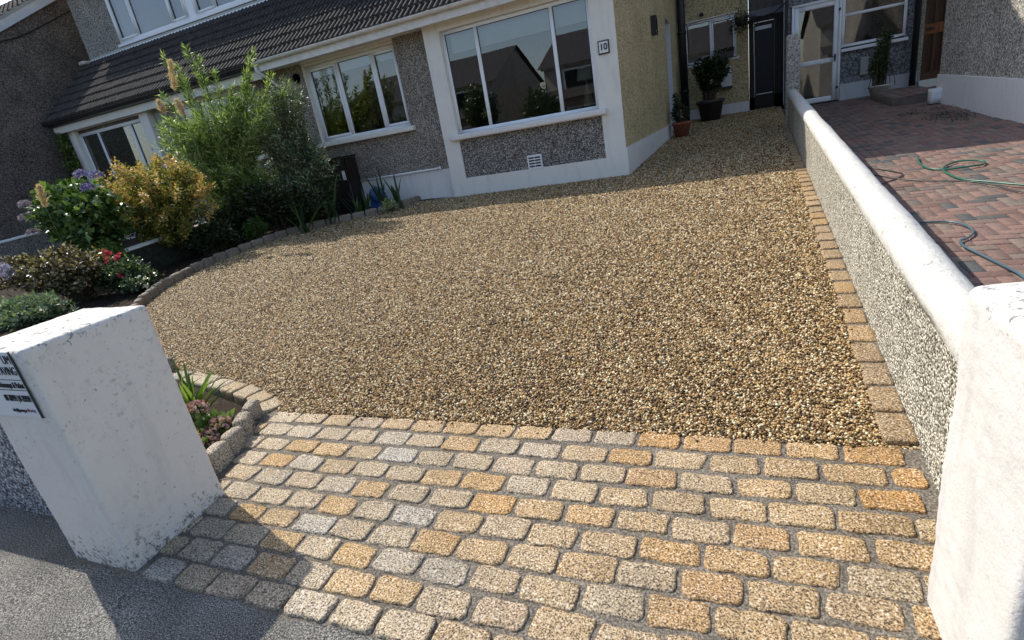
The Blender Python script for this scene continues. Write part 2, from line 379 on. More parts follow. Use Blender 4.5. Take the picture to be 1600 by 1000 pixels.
# split at the kink of the slope
mv = []; 
xs = np.linspace(-2.85, .72, 40); V = []; F = []
ys = [.945, 1.1, 1.4, 1.8, 2.19]; 
for j, y in enumerate(ys):
    for i, x in enumerate(xs):
        yy = y+(.010*math.sin(x*9)+rg.uniform(-.007, .007) if j == 0 else 0)
        V.append((x, yy, gr(y)+(.003 if j else -.006)))
for j in range(len(ys)-1):
    for i in range(39): F.append((j*40+i, j*40+i+1, (j+1)*40+i+1, (j+1)*40+i))
struct(mesh('mortar_bed', V, F, M_mortar, None, True), 'grey mortar between the granite setts')
# gravel bed sheet
GL = [(-4.05, 2.60), (-3.71, 2.54), (-3.35, 2.46), (-3.04, 2.375), (-2.83, 2.26), (-2.73, 2.15)]
BED = [(-4.6, 2.62), (-5.3, 2.85), (-6.1, 3.35), (-6.88, 4.17), (-7.31, 4.78), (-7.54, 5.5), (-7.62, 6.02), (-7.53, 6.65), (-7.45, 7.22), (-7.20, 7.63), (-6.6, 7.99), (-5.99, 8.33), (-5.70, 8.70), (-5.60, 9.13)]
def left_edge(y):
    if y < 2.15: return 9
    pts = [(-2.73, 2.15)]+GL[::-1][1:]+BED
    for (x0, y0), (x1, y1) in zip(pts[:-1], pts[1:]):
        if y0 <= y <= y1: return x0+(x1-x0)*(y-y0)/max(y1-y0, 1e-6)
    return -4.8 if y < 9.2 else -1.6
ys = [2.15, 2.25, 2.35, 2.45, 2.55, 2.6, 2.63, 2.85, 3.35, 4.17, 4.78, 5.5, 6, 6.65, 7.2, 7.6, 8, 8.35, 8.7, 9.13, 9.3, 11, 13, 16.4]
V = []; F = []
for j, y in enumerate(ys):
    xl = left_edge(y); xr = wallx(y)
    for i in range(12): V.append((xl+(xr-xl)*i/11, y, gr(y)+.004))
for j in range(len(ys)-1):
    for i in range(11): F.append((j*12+i, j*12+i+1, (j+1)*12+i+1, (j+1)*12+i))
struct(mesh('driveway', V, F, M_gravelbed, None, True), 'golden gravel driveway base')

# real gravel stones, dense near the viewer
def gravel():
    rg = np.random.default_rng(11); P = []; Sz = []
    y = 2.15
    while y < 16.2:
        s_ = .0112+.0011*(min(y, 9.5)-2.15)
        xl = left_edge(y)+.01; xr = wallx(y)-.115+rg.uniform(-.01, .012)
        if y > 9: xl = -1.52
        n = int((xr-xl)/s_)
        x = xl+(np.arange(n)+.5)*s_+rg.uniform(-.45, .45, n)*s_
        yy = y+rg.uniform(-.5, .5, n)*s_
        P.append(np.stack([x, yy], 1)); Sz.append(np.full(n, s_)); y += s_*.9
    sx_ = rg.uniform(-2.7, .6, 70); P.append(np.stack([sx_, 2.155-np.abs(rg.normal(0, .035, 70))], 1)); Sz.append(np.full(70, .0105))
    sy_ = rg.uniform(2.2, 9, 200); P.append(np.stack([wallx(sy_)-.115+np.abs(rg.normal(0, .03, 200)), sy_], 1)); Sz.append(np.full(200, .012))
    P = np.concatenate(P); Sz = np.concatenate(Sz)
    # keep out of the house
    n = len(P); o8 = np.array([(1,0,0),(-1,0,0),(0,1,0),(0,-1,0),(0,0,1),(0,0,-1)], float)
    f8 = np.array([(0,2,4),(2,1,4),(1,3,4),(3,0,4),(2,0,5),(1,2,5),(3,1,5),(0,3,5)])
    Vt = o8[None]*np.stack([rg.uniform(.55, .95, n), rg.uniform(.45, .8, n), rg.uniform(.35, .65, n)], 1)[:, None, :]
    Vt = Vt+rg.uniform(-.16, .16, (n, 6, 3))
    a, b, c = (rg.uniform(0, 2*np.pi, n), rg.normal(0, .45, n), rg.normal(0, .45, n))
    ca, sa, cb, sb, cc, sc_ = np.cos(a), np.sin(a), np.cos(b), np.sin(b), np.cos(c), np.sin(c)
    x, y_, z = Vt[..., 0], Vt[..., 1], Vt[..., 2]
    y_, z = y_*cb[:, None]-z*sb[:, None], y_*sb[:, None]+z*cb[:, None]
    x, z = x*cc[:, None]+z*sc_[:, None], -x*sc_[:, None]+z*cc[:, None]
    x, y_ = x*ca[:, None]-y_*sa[:, None], x*sa[:, None]+y_*ca[:, None]
    k = Sz*rg.uniform(.72, 1.30, n)
    zz = S*(P[:, 1]-Y0)+.006+rg.uniform(-.003, .006, n)*(Sz/.012)
    # gentle undulation and a few scuffs
    und = .008*np.sin(P[:, 0]*1.7+.6*P[:, 1])*np.sin(P[:, 1]*1.3+1)+.004*np.sin(P[:, 0]*5.1+P[:, 1]*3.3)
    dd = np.abs((P[:, 1]-3.37)-(P[:, 0]+1.55)*.25); sc1 = (dd < .035) & (P[:, 0] > -1.9) & (P[:, 0] < -1.35)
    zz = zz+und*.6+.004; zz[sc1] -= .010
    V = np.stack([x, y_, z], 2)*k[:, None, None]; V[..., 0] += P[:, 0:1]; V[..., 1] += P[:, 1:2]; V[..., 2] += zz[:, None]
    F = (f8[None]+6*np.arange(n)[:, None, None]).reshape(-1, 3)
    print('gravel stones', n)
    return mesh('gravel', V.reshape(-1, 3), F, M_gravel)
g = gravel(); struct(g, 'loose golden gravel stones covering the driveway', 'stuff')

# granite setts of the apron, one paved surface
def setts():
    m = Multi(); rg = np.random.default_rng(3)
    rows = [2.10, 1.975, 1.849, 1.724, 1.602, 1.482, 1.365, 1.247, 1.127, 1.010]
    ph = [-.131, -.018, -.122, -.009, -.136, -.02, -.09, .02, -.11, .0]
    left = [-2.76, -2.74, -2.70, -2.64, -2.58, -2.52, -2.42, -2.42, -2.42, -2.36]
    for r, y in enumerate(rows):
        right = wallx(y)-.012 if y > 1.45 else .56
        # walk both ways from the phase
        cuts = []; x = ph[r]+.105
        while x < right: cuts.append(x); x += .212+rg.uniform(-.014, .014)
        cuts.append(right); x = ph[r]-.105; L_ = []
        while x > left[r]: L_.append(x); x -= .207+rg.uniform(-.012, .012)
        L_.append(left[r]); cuts = L_[::-1]+cuts
        for a, b in zip(cuts[:-1], cuts[1:]):
            if b-a < .06: continue
            sx = b-a-.013+rg.uniform(-.006, .003); sy = .107+rg.uniform(-.007, .003)
            V, F = rough_box((sx, sy, .05), min(.007, sx*.3), (16, 10, 3), 0, 20, rg.integers(1e6), 0, False)
            hx, hy, rc = sx/2, sy/2, rg.uniform(.016, .028); qx = np.clip(V[:, 0], -(hx-rc), hx-rc); qy = np.clip(V[:, 1], -(hy-rc), hy-rc)
            dx, dy = V[:, 0]-qx, V[:, 1]-qy; dl = np.hypot(dx, dy); mxd = np.maximum(np.abs(dx), np.abs(dy)); kk = np.where((np.abs(dx) > 1e-6) & (np.abs(dy) > 1e-6), mxd/np.maximum(dl, 1e-9), 1)
            V[:, 0], V[:, 1] = qx+dx*kk, qy+dy*kk
            cw = rg.uniform(-.007, .007, (2, 2, 2)); u, v = V[:, 0]/sx+.5, V[:, 1]/sy+.5
            ox = cw[0,0,0]*(1-u)*(1-v)+cw[1,0,0]*u*(1-v)+cw[0,1,0]*(1-u)*v+cw[1,1,0]*u*v; oy = cw[0,0,1]*(1-u)*(1-v)+cw[1,0,1]*u*(1-v)+cw[0,1,1]*(1-u)*v+cw[1,1,1]*u*v
            sd = rg.uniform(0, 90); e1 = vnoise(V, 22, sd); e2 = vnoise(V, 24, sd+40); e3 = vnoise(V, 65, sd); nz_ = vnoise(V, 26, sd+9)
            V[:, 0] += ox+(e1*.007+e3*.0025)*np.abs(V[:, 0])/hx; V[:, 1] += oy*.6+(e2*.007+e3*.0025)*np.abs(V[:, 1])/hy; V[:, 2] += nz_*.0032+e3*.0016
            m.add(place(V, ((a+b)/2, y+rg.uniform(-.004, .004), gr(y)-.0145+rg.uniform(-.002, .002)), rg.uniform(-.02, .02), math.atan(S) if y > 1.1 else 0), F)
    return m.build('sett_paving', M_sett)
struct(setts(), 'rows of buff and gold granite setts across the gateway')
def path_stones(pts, L_, wd, ht, z0, joint, seed, mode='flat', amp=.004, rnd=.012):
    """stones along a polyline -> list of (V, F)"""
    out = []; rg = np.random.default_rng(seed); P = [np.array(p, float) for p in pts]
    seg = [np.linalg.norm(b-a) for a, b in zip(P[:-1], P[1:])]; tot = sum(seg)
    def at(d):
        d = min(max(d, 0), tot)
        for (a, b), s_ in zip(zip(P[:-1], P[1:]), seg):
            if d <= s_: return a+(b-a)*d/s_
            d -= s_
        return P[-1]
    n = max(1, round(tot/L_)); st = tot/n; d = 0
    for i in range(n):
        a = at(d); b = at(d+st); c = (a+b)/2; t = b-a; l = np.linalg.norm(t)-joint+rg.uniform(-.004, .004)
        V, F = rough_box((l, wd+rg.uniform(-.006, .006), ht), min(rnd, wd*.45), (9, 7, 7), amp, 14, rg.integers(1e6), .006, True, .002, 50)
        out.append((place(V, (c[0], c[1], gr(c[1])+z0+rg.uniform(-.004, .004)), math.atan2(t[1], t[0])+rg.uniform(-.03, .03)), F)); d += st
    return out
# edging along the dividing wall
m = Multi()
for V, F in path_stones([(wallx(2.19)-.062, 2.17), (wallx(16)-.062, 15.9)], .222, .118, .05, -.006, .006, 8): m.add(V, F)
struct(m.build('sett_edging', M_edge), 'single line of granite setts edging the gravel beside the wall')
V = []; F = []
for j, y in enumerate(np.linspace(2.185, 12.2, 12)): V += [(wallx(y)-.11, y, gr(y)+.008), (wallx(y)+.02, y, gr(y)+.010)]
F = [(2*j, 2*j+1, 2*j+3, 2*j+2) for j in range(11)]
struct(mesh('edging_mortar', V, F, M_mortar), 'mortar strip between the sett edging and the wall')

# curved flat setts at the small bed
m = Multi()
for V, F in path_stones([(-4.6, 2.56)]+[(x+.03, y-.075) for x, y in GL[:-1]]+[(-2.76, 2.14)], .19, .14, .16, -.060, .008, 21): m.add(V, F)
struct(m.build('curved_sett_edging', M_sett), 'curve of pale granite setts between gravel and small bed')

# soil of the beds
poly = [(-2.84, 2.05), (-2.72, 1.88), (-2.66, 1.7), (-2.6, 1.5), (-2.6, 1.2), (-4.2, 1.2), (-5.5, 1.2), (-9, 1.2), (-15.2, 1.2), (-15.2, 9.1), (-5.66, 9.1)]
bed = MB(); rg = random.Random(2)
def bl(y):
    # right-hand soil boundary at y
    if y < 1.55: return -2.62
    if y < 2.1: return -2.64-(y-1.5)*.35
    if y < 2.5: return -2.85-(y-2.1)*3.2
    return left_edge(y)-.06
V = []; F = []; nx = 110; ysb = list(np.linspace(1.2, 9.14, 90))
for y in ysb:
    xr = bl(y)
    for i in range(nx):
        t = i/(nx-1); x = xr-(xr+15.25)*t**1.6
        V.append((x, y, gr(y)+.02+.035*mnoise.noise(Vector((x*3, y*3, 1)))+.025*mnoise.noise(Vector((x*13, y*13, 4)))))
for j in range(len(ysb)-1):
    for i in range(nx-1): F.append((j*nx+i, (j+1)*nx+i, (j+1)*nx+i+1, j*nx+i+1))
struct(mesh('garden_soil', V, F, M_soil, None, True), 'dark soil of the planted garden')

# block paving next door: 90 degree herringbone, real joints
def herring():
    m_ = []; rg = np.random.default_rng(9); a = .100; g_ = .0028; P, F0 = lattice(4, 4, 1, False); P = P.copy(); P[:, :2] = np.where(np.abs(np.abs(P[:, :2])-.5) < .01, np.sign(P[:, :2])*.94, P[:, :2])
    V_, F_ = [], []; n = 0
    for j in range(int(15.5/a)):
        y = 1.2+j*a
        for i in range(-2, int(7/a)):
            x = .6+i*a; k = (i-j) % 4
            if k == 0: cx, cy, sx, sy = x+a, y+a/2, 2*a-g_*2, a-g_*2
            elif k == 3: cx, cy, sx, sy = x+a/2, y+a, a-g_*2, 2*a-g_*2
            else: continue
            if cx < wallx(cy)+.06 or cy > 15.7: continue
            if cx > 3.6 and 9 < cy < 12.8: continue
            h = np.array([sx, sy, .04])/2; Q = P*h; top = Q[:, 2] > 0
            edge_ = (np.abs(P[:, 0]) > .97) | (np.abs(P[:, 1]) > .97)
            Q[top & edge_, 2] -= .003; Q[:, 2] += rg.uniform(-.0008, .0008)
            dip = .02*mnoise.noise(Vector((cx*.9, cy*.9, 3)))
            Q = Q+np.array([cx, cy, gr(cy)-.045+dip+S*0]); Q[:, 2] += S*(Q[:, 1]-cy)
            V_.append(Q); F_.append(F0+n); n += len(Q)
    return mesh('block_paving', np.concatenate(V_), np.concatenate(F_), M_brickpave)
struct(herring(), "neighbour's red and charcoal block paved driveway")
sheet('paving_sand', [.72, 8], [1.2, 4, 8, 12, 16.4], -.055, m_plain('joint_sand', (.05, .045, .035), .95, .1, .3, 20), 'dark jointing sand under the block paving')

# ------------------------------------------------------------------ GATE PILLARS AND WALLS
LP = thing('gate_pillar', 'grimy white painted gate pillar in its own shade, with a white sign fixed to its street face', 'pillar', (-2.62, 1.205, 0), 'gate pillars')
V, F = rough_box((.44, .485, 1.14), .014, (30, 30, 66), .007, 4, 4, 0, True, .0028, 34)
h = V[:, 2] > .5; V[h, 2] += .022*(1-np.clip(np.abs(V[h, 0])/.22, 0, 1))*(1-np.clip(np.abs(V[h, 1])/.24, 0, 1))
mesh('shaft', place(V, (-2.62, 1.212, .475)), F, M_pillar, LP, True)
RP = thing('gate_pillar', 'bright sunlit white gate pillar at the street end of the dividing wall', 'pillar', (.78, 1.24, 0), 'gate pillars')
V, F = rough_box((.56, .43, 1.05), .022, (34, 30, 66), .008, 5, 14, 0, True, .0035, 30)
h = V[:, 2] > .48; V[h, 2] += .045*(1-np.clip(np.abs(V[h, 0])/.28, 0, 1)**1.5)*(1-np.clip(np.abs(V[h, 1])/.215, 0, 1)**1.5)
mesh('shaft', place(V, (.775, 1.243, .465)), F, M_pillar_b, RP, True)

# street-front low wall left of the pillar
lw = thing('front_wall', 'low street wall with white coping and grey stone dash beyond the left pillar', 'wall', (-5.5, 1.22, 0))
MB().box(-12, -2.80, 1.15, 1.37, -.1, .60).build('wall_face', M_lowdash, lw)
V, F = rough_box((9.2, .30, .115), .03, (120, 6, 3), .006, 4, 9, 0, True)
mesh('coping', place(V, (-7.42, 1.26, .655)), F, M_trim, lw, True)

# dividing wall, half round white coping
dw = thing('dividing_wall', 'long cream pebbledashed wall with rounded white coping between the two driveways', 'wall', (.8, 6, .2))
V = []; F = []; W_ = .15; n_ = 60
for j in range(n_):
    y = 1.42+(12.3-1.42)*j/(n_-1); x = wallx(y); z = gr(y)
    for q in ((x, y, z-.1), (x, y, z+.57), (x+W_, y, z+.57), (x+W_, y, z-.1)): V.append(q)
for j in range(n_-1):
    for k in (0, 1, 2): F.append((4*j+k, 4*j+k+1, 4*j+4+k+1, 4*j+4+k))
F.append((0, 1, 2, 3)); mesh('wall_face', V, F, M_cream, dw)
V = []; F = []; nn = 12; L_ = 300
for j in range(L_):
    y = 1.44+(12.28-1.44)*j/(L_-1); x = wallx(y)+W_/2; z = gr(y)+.55
    for k in range(nn+1):
        a = math.pi*k/nn; rr = 1+.05*mnoise.noise(Vector((y*2.2, k*.35, 0)))+.035*mnoise.noise(Vector((y*9, k*.8, 5)))
        V.append((x-math.cos(a)*.088*rr, y, z+.012*mnoise.noise(Vector((y*1.1, 0, 9)))+(math.sin(a)**.8)*.100*rr-.012*math.exp(-((y*1.0) % 1.15-.5)**2/.0004)))
    V.append((x+.085, y, z-.005)); V.append((x-.085, y, z-.005))
K = nn+3
for j in range(L_-1):
    for k in range(K): F.append((j*K+k, j*K+(k+1) % K, (j+1)*K+(k+1) % K, (j+1)*K+k))
F.append(tuple(range(K))); mesh('coping', V, F, M_coping, dw, True)
ep = thing('end_post', 'tall slim roughcast post with a rounded top where the dividing wall ends', 'post', (1.13, 12.4, .65))
V, F = rough_box((.235, .22, 1.72), .035, (8, 8, 40), .012, 7, 5, 0, True, .005, 30)
mesh('shaft', place(V, (1.125, 12.42, .6+.80)), F, m_pebble('post_roughcast', [(0, (.16, .15, .13)), (.3, (.36, .34, .31)), (.6, (.52, .50, .45)), (1, (.70, .67, .61))], 60), ep, True)

# sign on left pillar: only what the photograph shows of its wording
def text(s_, size, loc, mat, parent, name, ax='R', sx=1.0, bold=0.0):
    cu = bpy.data.curves.new('t', 'FONT'); cu.body = s_; cu.size = size; cu.extrude = .0006; cu.offset = bold
    cu.align_x = {'R': 'RIGHT', 'C': 'CENTER', 'L': 'LEFT'}[ax]; cu.align_y = 'CENTER'
    o = bpy.data.objects.new('t', cu); COL.objects.link(o); dg = bpy.context.evaluated_depsgraph_get(); dg.update()
    me = bpy.data.meshes.new_from_object(o.evaluated_get(dg)); bpy.data.objects.remove(o)
    V = np.array([v.co[:] for v in me.vertices]); Fs = [tuple(p.vertices) for p in me.polygons]
    V = np.stack([V[:, 0]*sx+loc[0], loc[1]-V[:, 2], V[:, 1]+loc[2]], 1)
    return mesh(name, V, Fs, mat, parent)
sg = thing('business_sign', 'white paving company sign with dark lettering on the left gate pillar', 'sign', (-2.62, .95, .90))
SY = .9605
MB().box(-2.80, -2.462, SY, SY+.006, .765, 1.045).build('panel', M_signw, sg)
b = MB(); b.box(-2.462, -2.4600, SY-.001, SY+.006, .765, 1.045); b.box(-2.80, -2.4585, SY+.006, SY+.010, .7615, .765); b.build('edge_trim', M_signedge, sg)
text('UM', .050, (-2.466, SY-.0012, 1.012), M_ink, sg, 'lettering', 'R', .78)
text('PAVING', .050, (-2.466, SY-.0012, .965), M_ink, sg, 'lettering', 'R', .70)
b = MB()
for z in (.928, .884): b.box(-2.79, -2.468, SY-.0014, SY-.0002, z, z+.0022)
b.build('rule_line', M_ink, sg)
text('Driveways & Patios', .036, (-2.467, SY-.0012, .906), M_ink, sg, 'lettering', 'R', .62, .0007)
text('087-3897911 | 01-2959594', .038, (-2.467, SY-.0012, .848), M_ink, sg, 'lettering', 'R', .43, .0006)
text('info@paving.ie', .021, (-2.535, SY-.0012, .795), M_ink, sg, 'lettering', 'R', .8)
MB().box(-2.530, -2.518, SY-.0014, SY-.0002, .791, .804).build('emblem', M_red, sg)
text('paving', .018, (-2.512, SY-.0012, .797), M_hosec, sg, 'lettering', 'L', .75)

# ------------------------------------------------------------------ RAISED KERBS
def kerb_thing(name, label, pts, L_, wd, ht, z0, seed, loc, mt=None):
    t = thing(name, label, 'kerb', loc)
    for V, F in path_stones(pts, L_, wd, ht, z0, .014, seed, amp=.009, rnd=.034): mesh('kerb_stone', V, F, mt or M_kerb, t, True)
    return t
kerb_thing('bed_kerb', 'long curved kerb of weathered granite stones edging the dark planted bed', [(-4.3, 2.62)]+[(x-.045, y) for x, y in BED], .24, .085, .22, .020, 31, (-7.3, 6, .3))
kerb_thing('small_bed_kerb', 'short raised kerb of rounded granite stones behind the left pillar', [(-2.855, 2.13), (-2.80, 2.0), (-2.70, 1.86), (-2.655, 1.70), (-2.615, 1.53), (-2.56, 1.42)], .17, .08, .22, .012, 34, (-2.7, 1.8, .05), M_kerbl)

# ------------------------------------------------------------------ HOUSES
def facade(y, x0, x1, z0, z1, ops, mb, rev, depth=.1, rmb=None):
    """wall sheet facing -Y with openings; reveals go to rmb"""
    xs = sorted({x0, x1, *[o[0] for o in ops], *[o[1] for o in ops]}); zs = sorted({z0, z1, *[o[2] for o in ops], *[o[3] for o in ops]})
    for a, b in zip(xs[:-1], xs[1:]):
        for c, d in zip(zs[:-1], zs[1:]):
            mx, mz = (a+b)/2, (c+d)/2
            if any(o[0] < mx < o[1] and o[2] < mz < o[3] for o in ops): continue
            mb.quad((a, y, c), (b, y, c), (b, y, d), (a, y, d))
    r = rmb or mb
    for a, b, c, d in ops:
        r.quad((a, y, c), (a, y+depth, c), (b, y+depth, c), (b, y, c)); r.quad((a, y, d), (b, y, d), (b, y+depth, d), (a, y+depth, d))
        r.quad((a, y, c), (a, y, d), (a, y+depth, d), (a, y+depth, c)); r.quad((b, y, c), (b, y+depth, c), (b, y+depth, d), (b, y, d))
def bevel_box(mb, x0, x1, y0, y1, z0, z1, r=.006):
    V, F = rough_box((x1-x0, y1-y0, z1-z0), min(r, (x1-x0)/3, (y1-y0)/3, (z1-z0)/3), (3, 3, 3)); mb.add(place(V, ((x0+x1)/2, (y0+y1)/2, (z0+z1)/2)), [tuple(f) for f in F])
def window(parent, x0, x1, z0, z1, y, cuts, fw=.055, mw=.06, sashes=(), label=None, rail=None):
    """frame, mullions, panes; y is the front face of the frame"""
    b = MB(); d = .07
    bevel_box(b, x0, x1, y, y+d, z0, z0+fw); bevel_box(b, x0, x1, y, y+d, z1-fw, z1)
    bevel_box(b, x0, x0+fw, y+.001, y+d, z0+fw-.003, z1-fw+.003); bevel_box(b, x1-fw, x1, y+.001, y+d, z0+fw-.003, z1-fw+.003)
    for c in cuts: bevel_box(b, c-mw/2, c+mw/2, y-.002, y+d, z0+fw-.003, z1-fw+.003)
    if rail is not None: bevel_box(b, x0+fw, x1-fw, y+.002, y+d-.002, rail-.03, rail+.03)
    wf = b.build('window', M_upvc, parent, True, label)
    edges = [x0+fw]+[v for c in cuts for v in (c-mw/2, c+mw/2)]+[x1-fw]
    for i in range(0, len(edges), 2):
        a, c = edges[i], edges[i+1]
        if i//2 in sashes:
            s_ = MB(); sw = .045; zz0, zz1 = z0+fw, z1-fw
            for q in ((a, c, zz0, zz0+sw), (a, c, zz1-sw, zz1), (a, a+sw, zz0+sw, zz1-sw), (c-sw, c, zz0+sw, zz1-sw)):
                bevel_box(s_, q[0]+.002, q[1]-.002, y-.012, y+.04, q[2]-(.001), q[3]+.001)
            s_.build('sash', M_upvc, wf, True)
        g_ = MB(); g_.quad((a, y+.03, z0+fw), (c, y+.03, z0+fw), (c, y+.03, z1-fw), (a, y+.03, z1-fw)); g_.build('pane', M_glass, wf)
        k = MB()   # black gasket round the glass
        t_ = .008; off = .045 if i//2 in sashes else 0
        for q in ((a+off, c-off, z0+fw+off, z0+fw+off+t_), (a+off, c-off, z1-fw-off-t_, z1-fw-off), (a+off, a+off+t_, z0+fw+off, z1-fw-off), (c-off-t_, c-off, z0+fw+off, z1-fw-off)):
            k.box(q[0], q[1], y+.022, y+.028, q[2], q[3])
        k.build('gasket', M_darkvent, wf)
    return wf
def room(parent, x0, x1, z0, z1, y0, y1):
    b = MB(); b.quad((x0, y1, z0), (x1, y1, z0), (x1, y1, z1), (x0, y1, z1)); b.quad((x0, y0, z0), (x0, y1, z0), (x0, y1, z1), (x0, y0, z1))
    b.quad((x1, y0, z0), (x1, y1, z0), (x1, y1, z1), (x1, y0, z1)); b.quad((x0, y0, z0), (x1, y0, z0), (x1, y1, z0), (x0, y1, z0)); b.quad((x0, y0, z1), (x1, y0, z1), (x1, y1, z1), (x0, y1, z1))
    return b.build('interior', M_room, parent)
def roof_tiles(x0, x1, ya, za, yb, zb, pitch=.112, gauge=.29, th=.042):
    """courses of ribbed concrete tiles on a slope"""
    L_ = math.hypot(yb-ya, zb-za); n = max(1, round(L_/gauge)); sy, sz = (yb-ya)/L_, (zb-za)/L_; ny, nz = -sz, sy
    prof = [(0, 0), (.08, .030), (.18, .038), (.40, .038), (.50, .030), (.58, 0), (.98, 0)]
    V = []; F = []; rg = random.Random(7)
    nt_ = int((x1-x0)/pitch)
    for c in range(n):
        d0 = c*L_/n-(.03 if c else .0); d1 = (c+1)*L_/n; base = len(V); cnt = 0
        for k in range(nt_):
            j = rg.uniform(-.003, .003)
            if k % 3 == 0: jt = rg.uniform(-.006, .006)
            for u, hgt in prof:
                x = x0+(k+u)*pitch
                for dd, hh in ((d0+jt, -.004), (d0+jt, th+hgt+j), (d1, .004+hgt+j)):
                    V.append((x, ya+sy*dd+ny*hh, za+sz*dd+nz*hh))
                cnt += 1
        for i in range(cnt-1):
            a = base+3*i; F.append((a, a+3, a+4, a+1)); F.append((a+1, a+4, a+5, a+2))
    return V, F
def gutter(x0, x1, y, z, r, mat, parent, joints=()):
    b = MB(); n = 8
    for i, x in enumerate((x0, x1)):
        for k in range(n+1): a = math.pi*k/n; b.v.append((x, y-math.cos(a)*r, z-math.sin(a)*r))
        for k in range(n+1): a = math.pi*k/n; b.v.append((x, y-math.cos(a)*(r-.004), z-math.sin(a)*(r-.004)))
    K = 2*n+2
    for k in range(n): b.f.append((k, k+1, K+k+1, K+k)); b.f.append((n+1+k, K+n+1+k, K+n+2+k, n+2+k))
    b.f.append((0, K, K+n+1, n+1)); b.f.append((n, 2*n+1, K+2*n+1, K+n))
    o = b.build('gutter', mat, parent, False)
    for x in joints:
        j = MB(); j.v = []; 
        for i, xx in enumerate((x-.03, x+.03)):
            for k in range(n+1): a = math.pi*k/n; j.v.append((xx, y-math.cos(a)*(r+.006), z+.004-math.sin(a)*(r+.006)))
            for k in range(n+1): a = math.pi*k/n; j.v.append((xx, y-math.cos(a)*(r-.002), z+.004-math.sin(a)*(r-.002)))
        for k in range(n): j.f.append((k, k+1, K+k+1, K+k))
        j.f.append((0, K, K+n+1, n+1)); j.f.append(tuple(range(n+1))+tuple(range(2*n+1, n, -1))); j.f.append(tuple(K+q for q in (tuple(range(n+1))+tuple(range(2*n+1, n, -1)))))
        j.build('joint_clip', mat, o)
    return o

ZE, YE = 3.46, 8.80            # eaves of the lean-to roof
ZT, YT = 4.86, 10.36           # its top
# ---------- house 10
H = thing('house', 'near half of the semi-detached house, bay window with number 10 tile and yellow flank wall', 'house', (-5, 10, .5), 'semi-detached houses')
wl = MB(); rv = MB()
facade(9.15, -8.4, -4.8, .3, 3.36, [(-7.62, -5.50, 1.84, 3.30)], wl, None, .10, rv)
wl.build('front_wall', M_dash, H)
rv.build('window_reveal', M_trim, H)
b = MB(); bevel_box(b, -7.60, -5.51, 9.17, 9.26, 3.26, 3.36); bevel_box(b, -7.62, -5.50, 9.13, 9.148, 3.302, 3.36); b.build('window_head', M_trim, H)
b = MB(); bevel_box(b, -8.4, -4.80, 9.125, 9.20, .2, 1.00, .01); b.build('plinth', M_plinth, H)
b = MB(); b.tube([(-7.15, 9.10, 1.018), (-5.06, 9.10, 1.028)], .019); b.tube([(-5.06, 9.10, 1.028), (-5.03, 9.10, 1.028)], .032); b.build('waste_pipe', M_upvc, H, True)
b = MB(); bevel_box(b, -7.72, -5.40, 9.05, 9.24, 1.765, 1.855, .012); b.build('window_sill', M_trim, H)
window(H, -7.62, -5.50, 1.85, 3.26, 9.24, [-6.88, -6.09], .06, .065, (0, 2))
room(H, -8.3, -4.85, 1.2, 3.3, 9.32, 12.0)
b = MB(); b.box(-7.55, -5.55, 9.34, 9.345, 3.05, 3.25); b.build('roller_blind', M_blind, H)
b = MB(); b.lathe((0, 0, 0), [(0, 0), (.075, 0), (.085, .01), (.085, .03)], 20); 
b.v = [(-7.79+x, 9.15-z, 3.10+y) for x, y, z in b.v]; b.build('vent', M_darkvent, H)
# bay
bw = MB(); br = MB()
facade(9.0, -4.80, -1.56, .30, 3.34, [(-4.50, -1.93, 1.53, 3.21), (-4.495, -1.90, .785, 1.45)], bw, None, .09, br)
bw.quad((-4.80, 9.0, .3), (-4.80, 9.0, 3.34), (-4.80, 9.15, 3.34), (-4.80, 9.15, .3))
bw.build('bay_surround', M_trim, H); br.build('bay_reveal', M_trim, H)
b = MB(); b.quad((-4.51, 9.022, .77), (-1.89, 9.022, .77), (-1.89, 9.022, 1.46), (-4.51, 9.022, 1.46)); b.build('bay_panel', M_dashp, H)
b = MB(); V, F = rough_box((2.83, .21, .095), .014, (60, 5, 4), .004, 7, 77, 0, True, .002, 30); b.add(place(V, (-3.225, 9.02, 1.503)), [tuple(f) for f in F]); b.build('bay_sill', M_plinth, H, True)
window(H, -4.50, -1.93, 1.55, 3.21, 9.075, [-3.865, -2.55], .06, .062)
room(H, -4.75, -1.65, .9, 3.30, 9.16, 13)
b = MB(); b.box(-4.41, -1.93, 9.24, 9.245, 2.885, 3.2); b.box(-4.41, -1.93, 9.236, 9.25, 2.865, 2.885); b.build('roller_blind', M_blind, H)
b = MB()
for i in range(10): x = -2.06+i*.02; b.quad((x, 9.30+(i % 2)*.02, 1.5), (x+.02, 9.30+((i+1) % 2)*.02, 1.5), (x+.02, 9.30+((i+1) % 2)*.02, 3.2), (x, 9.30+(i % 2)*.02, 3.2))
b.build('curtain', m_plain('blue_curtain', (.16, .22, .26), .9, .1), H)
b = MB(); b.box(-3.26, -3.00, 8.99, 9.02, .785, 1.01)
b.build('air_vent', M_upvc, H)
b = MB()
for i in range(4):
    for k in range(2): b.box(-3.235+k*.112, -3.135+k*.112, 8.987, 8.9905, .81+i*.047, .835+i*.047)
b.build('vent_slot', M_darkvent, H)
# flank
fk = MB(); A = (-1.56, 9.0); Bq = (-1.25, 13.3)
def fkq(z0, z1, mb, off=0.): mb.quad((A[0]+off, A[1]-off*.0, z0(A[1]) if callable(z0) else z0), (Bq[0]+off, Bq[1], z0(Bq[1]) if callable(z0) else z0), (Bq[0]+off, Bq[1], z1(Bq[1]) if callable(z1) else z1), (A[0]+off, A[1], z1(A[1]) if callable(z1) else z1))
fkq(lambda y: gr(y)+.30, lambda y: 3.36, fk)
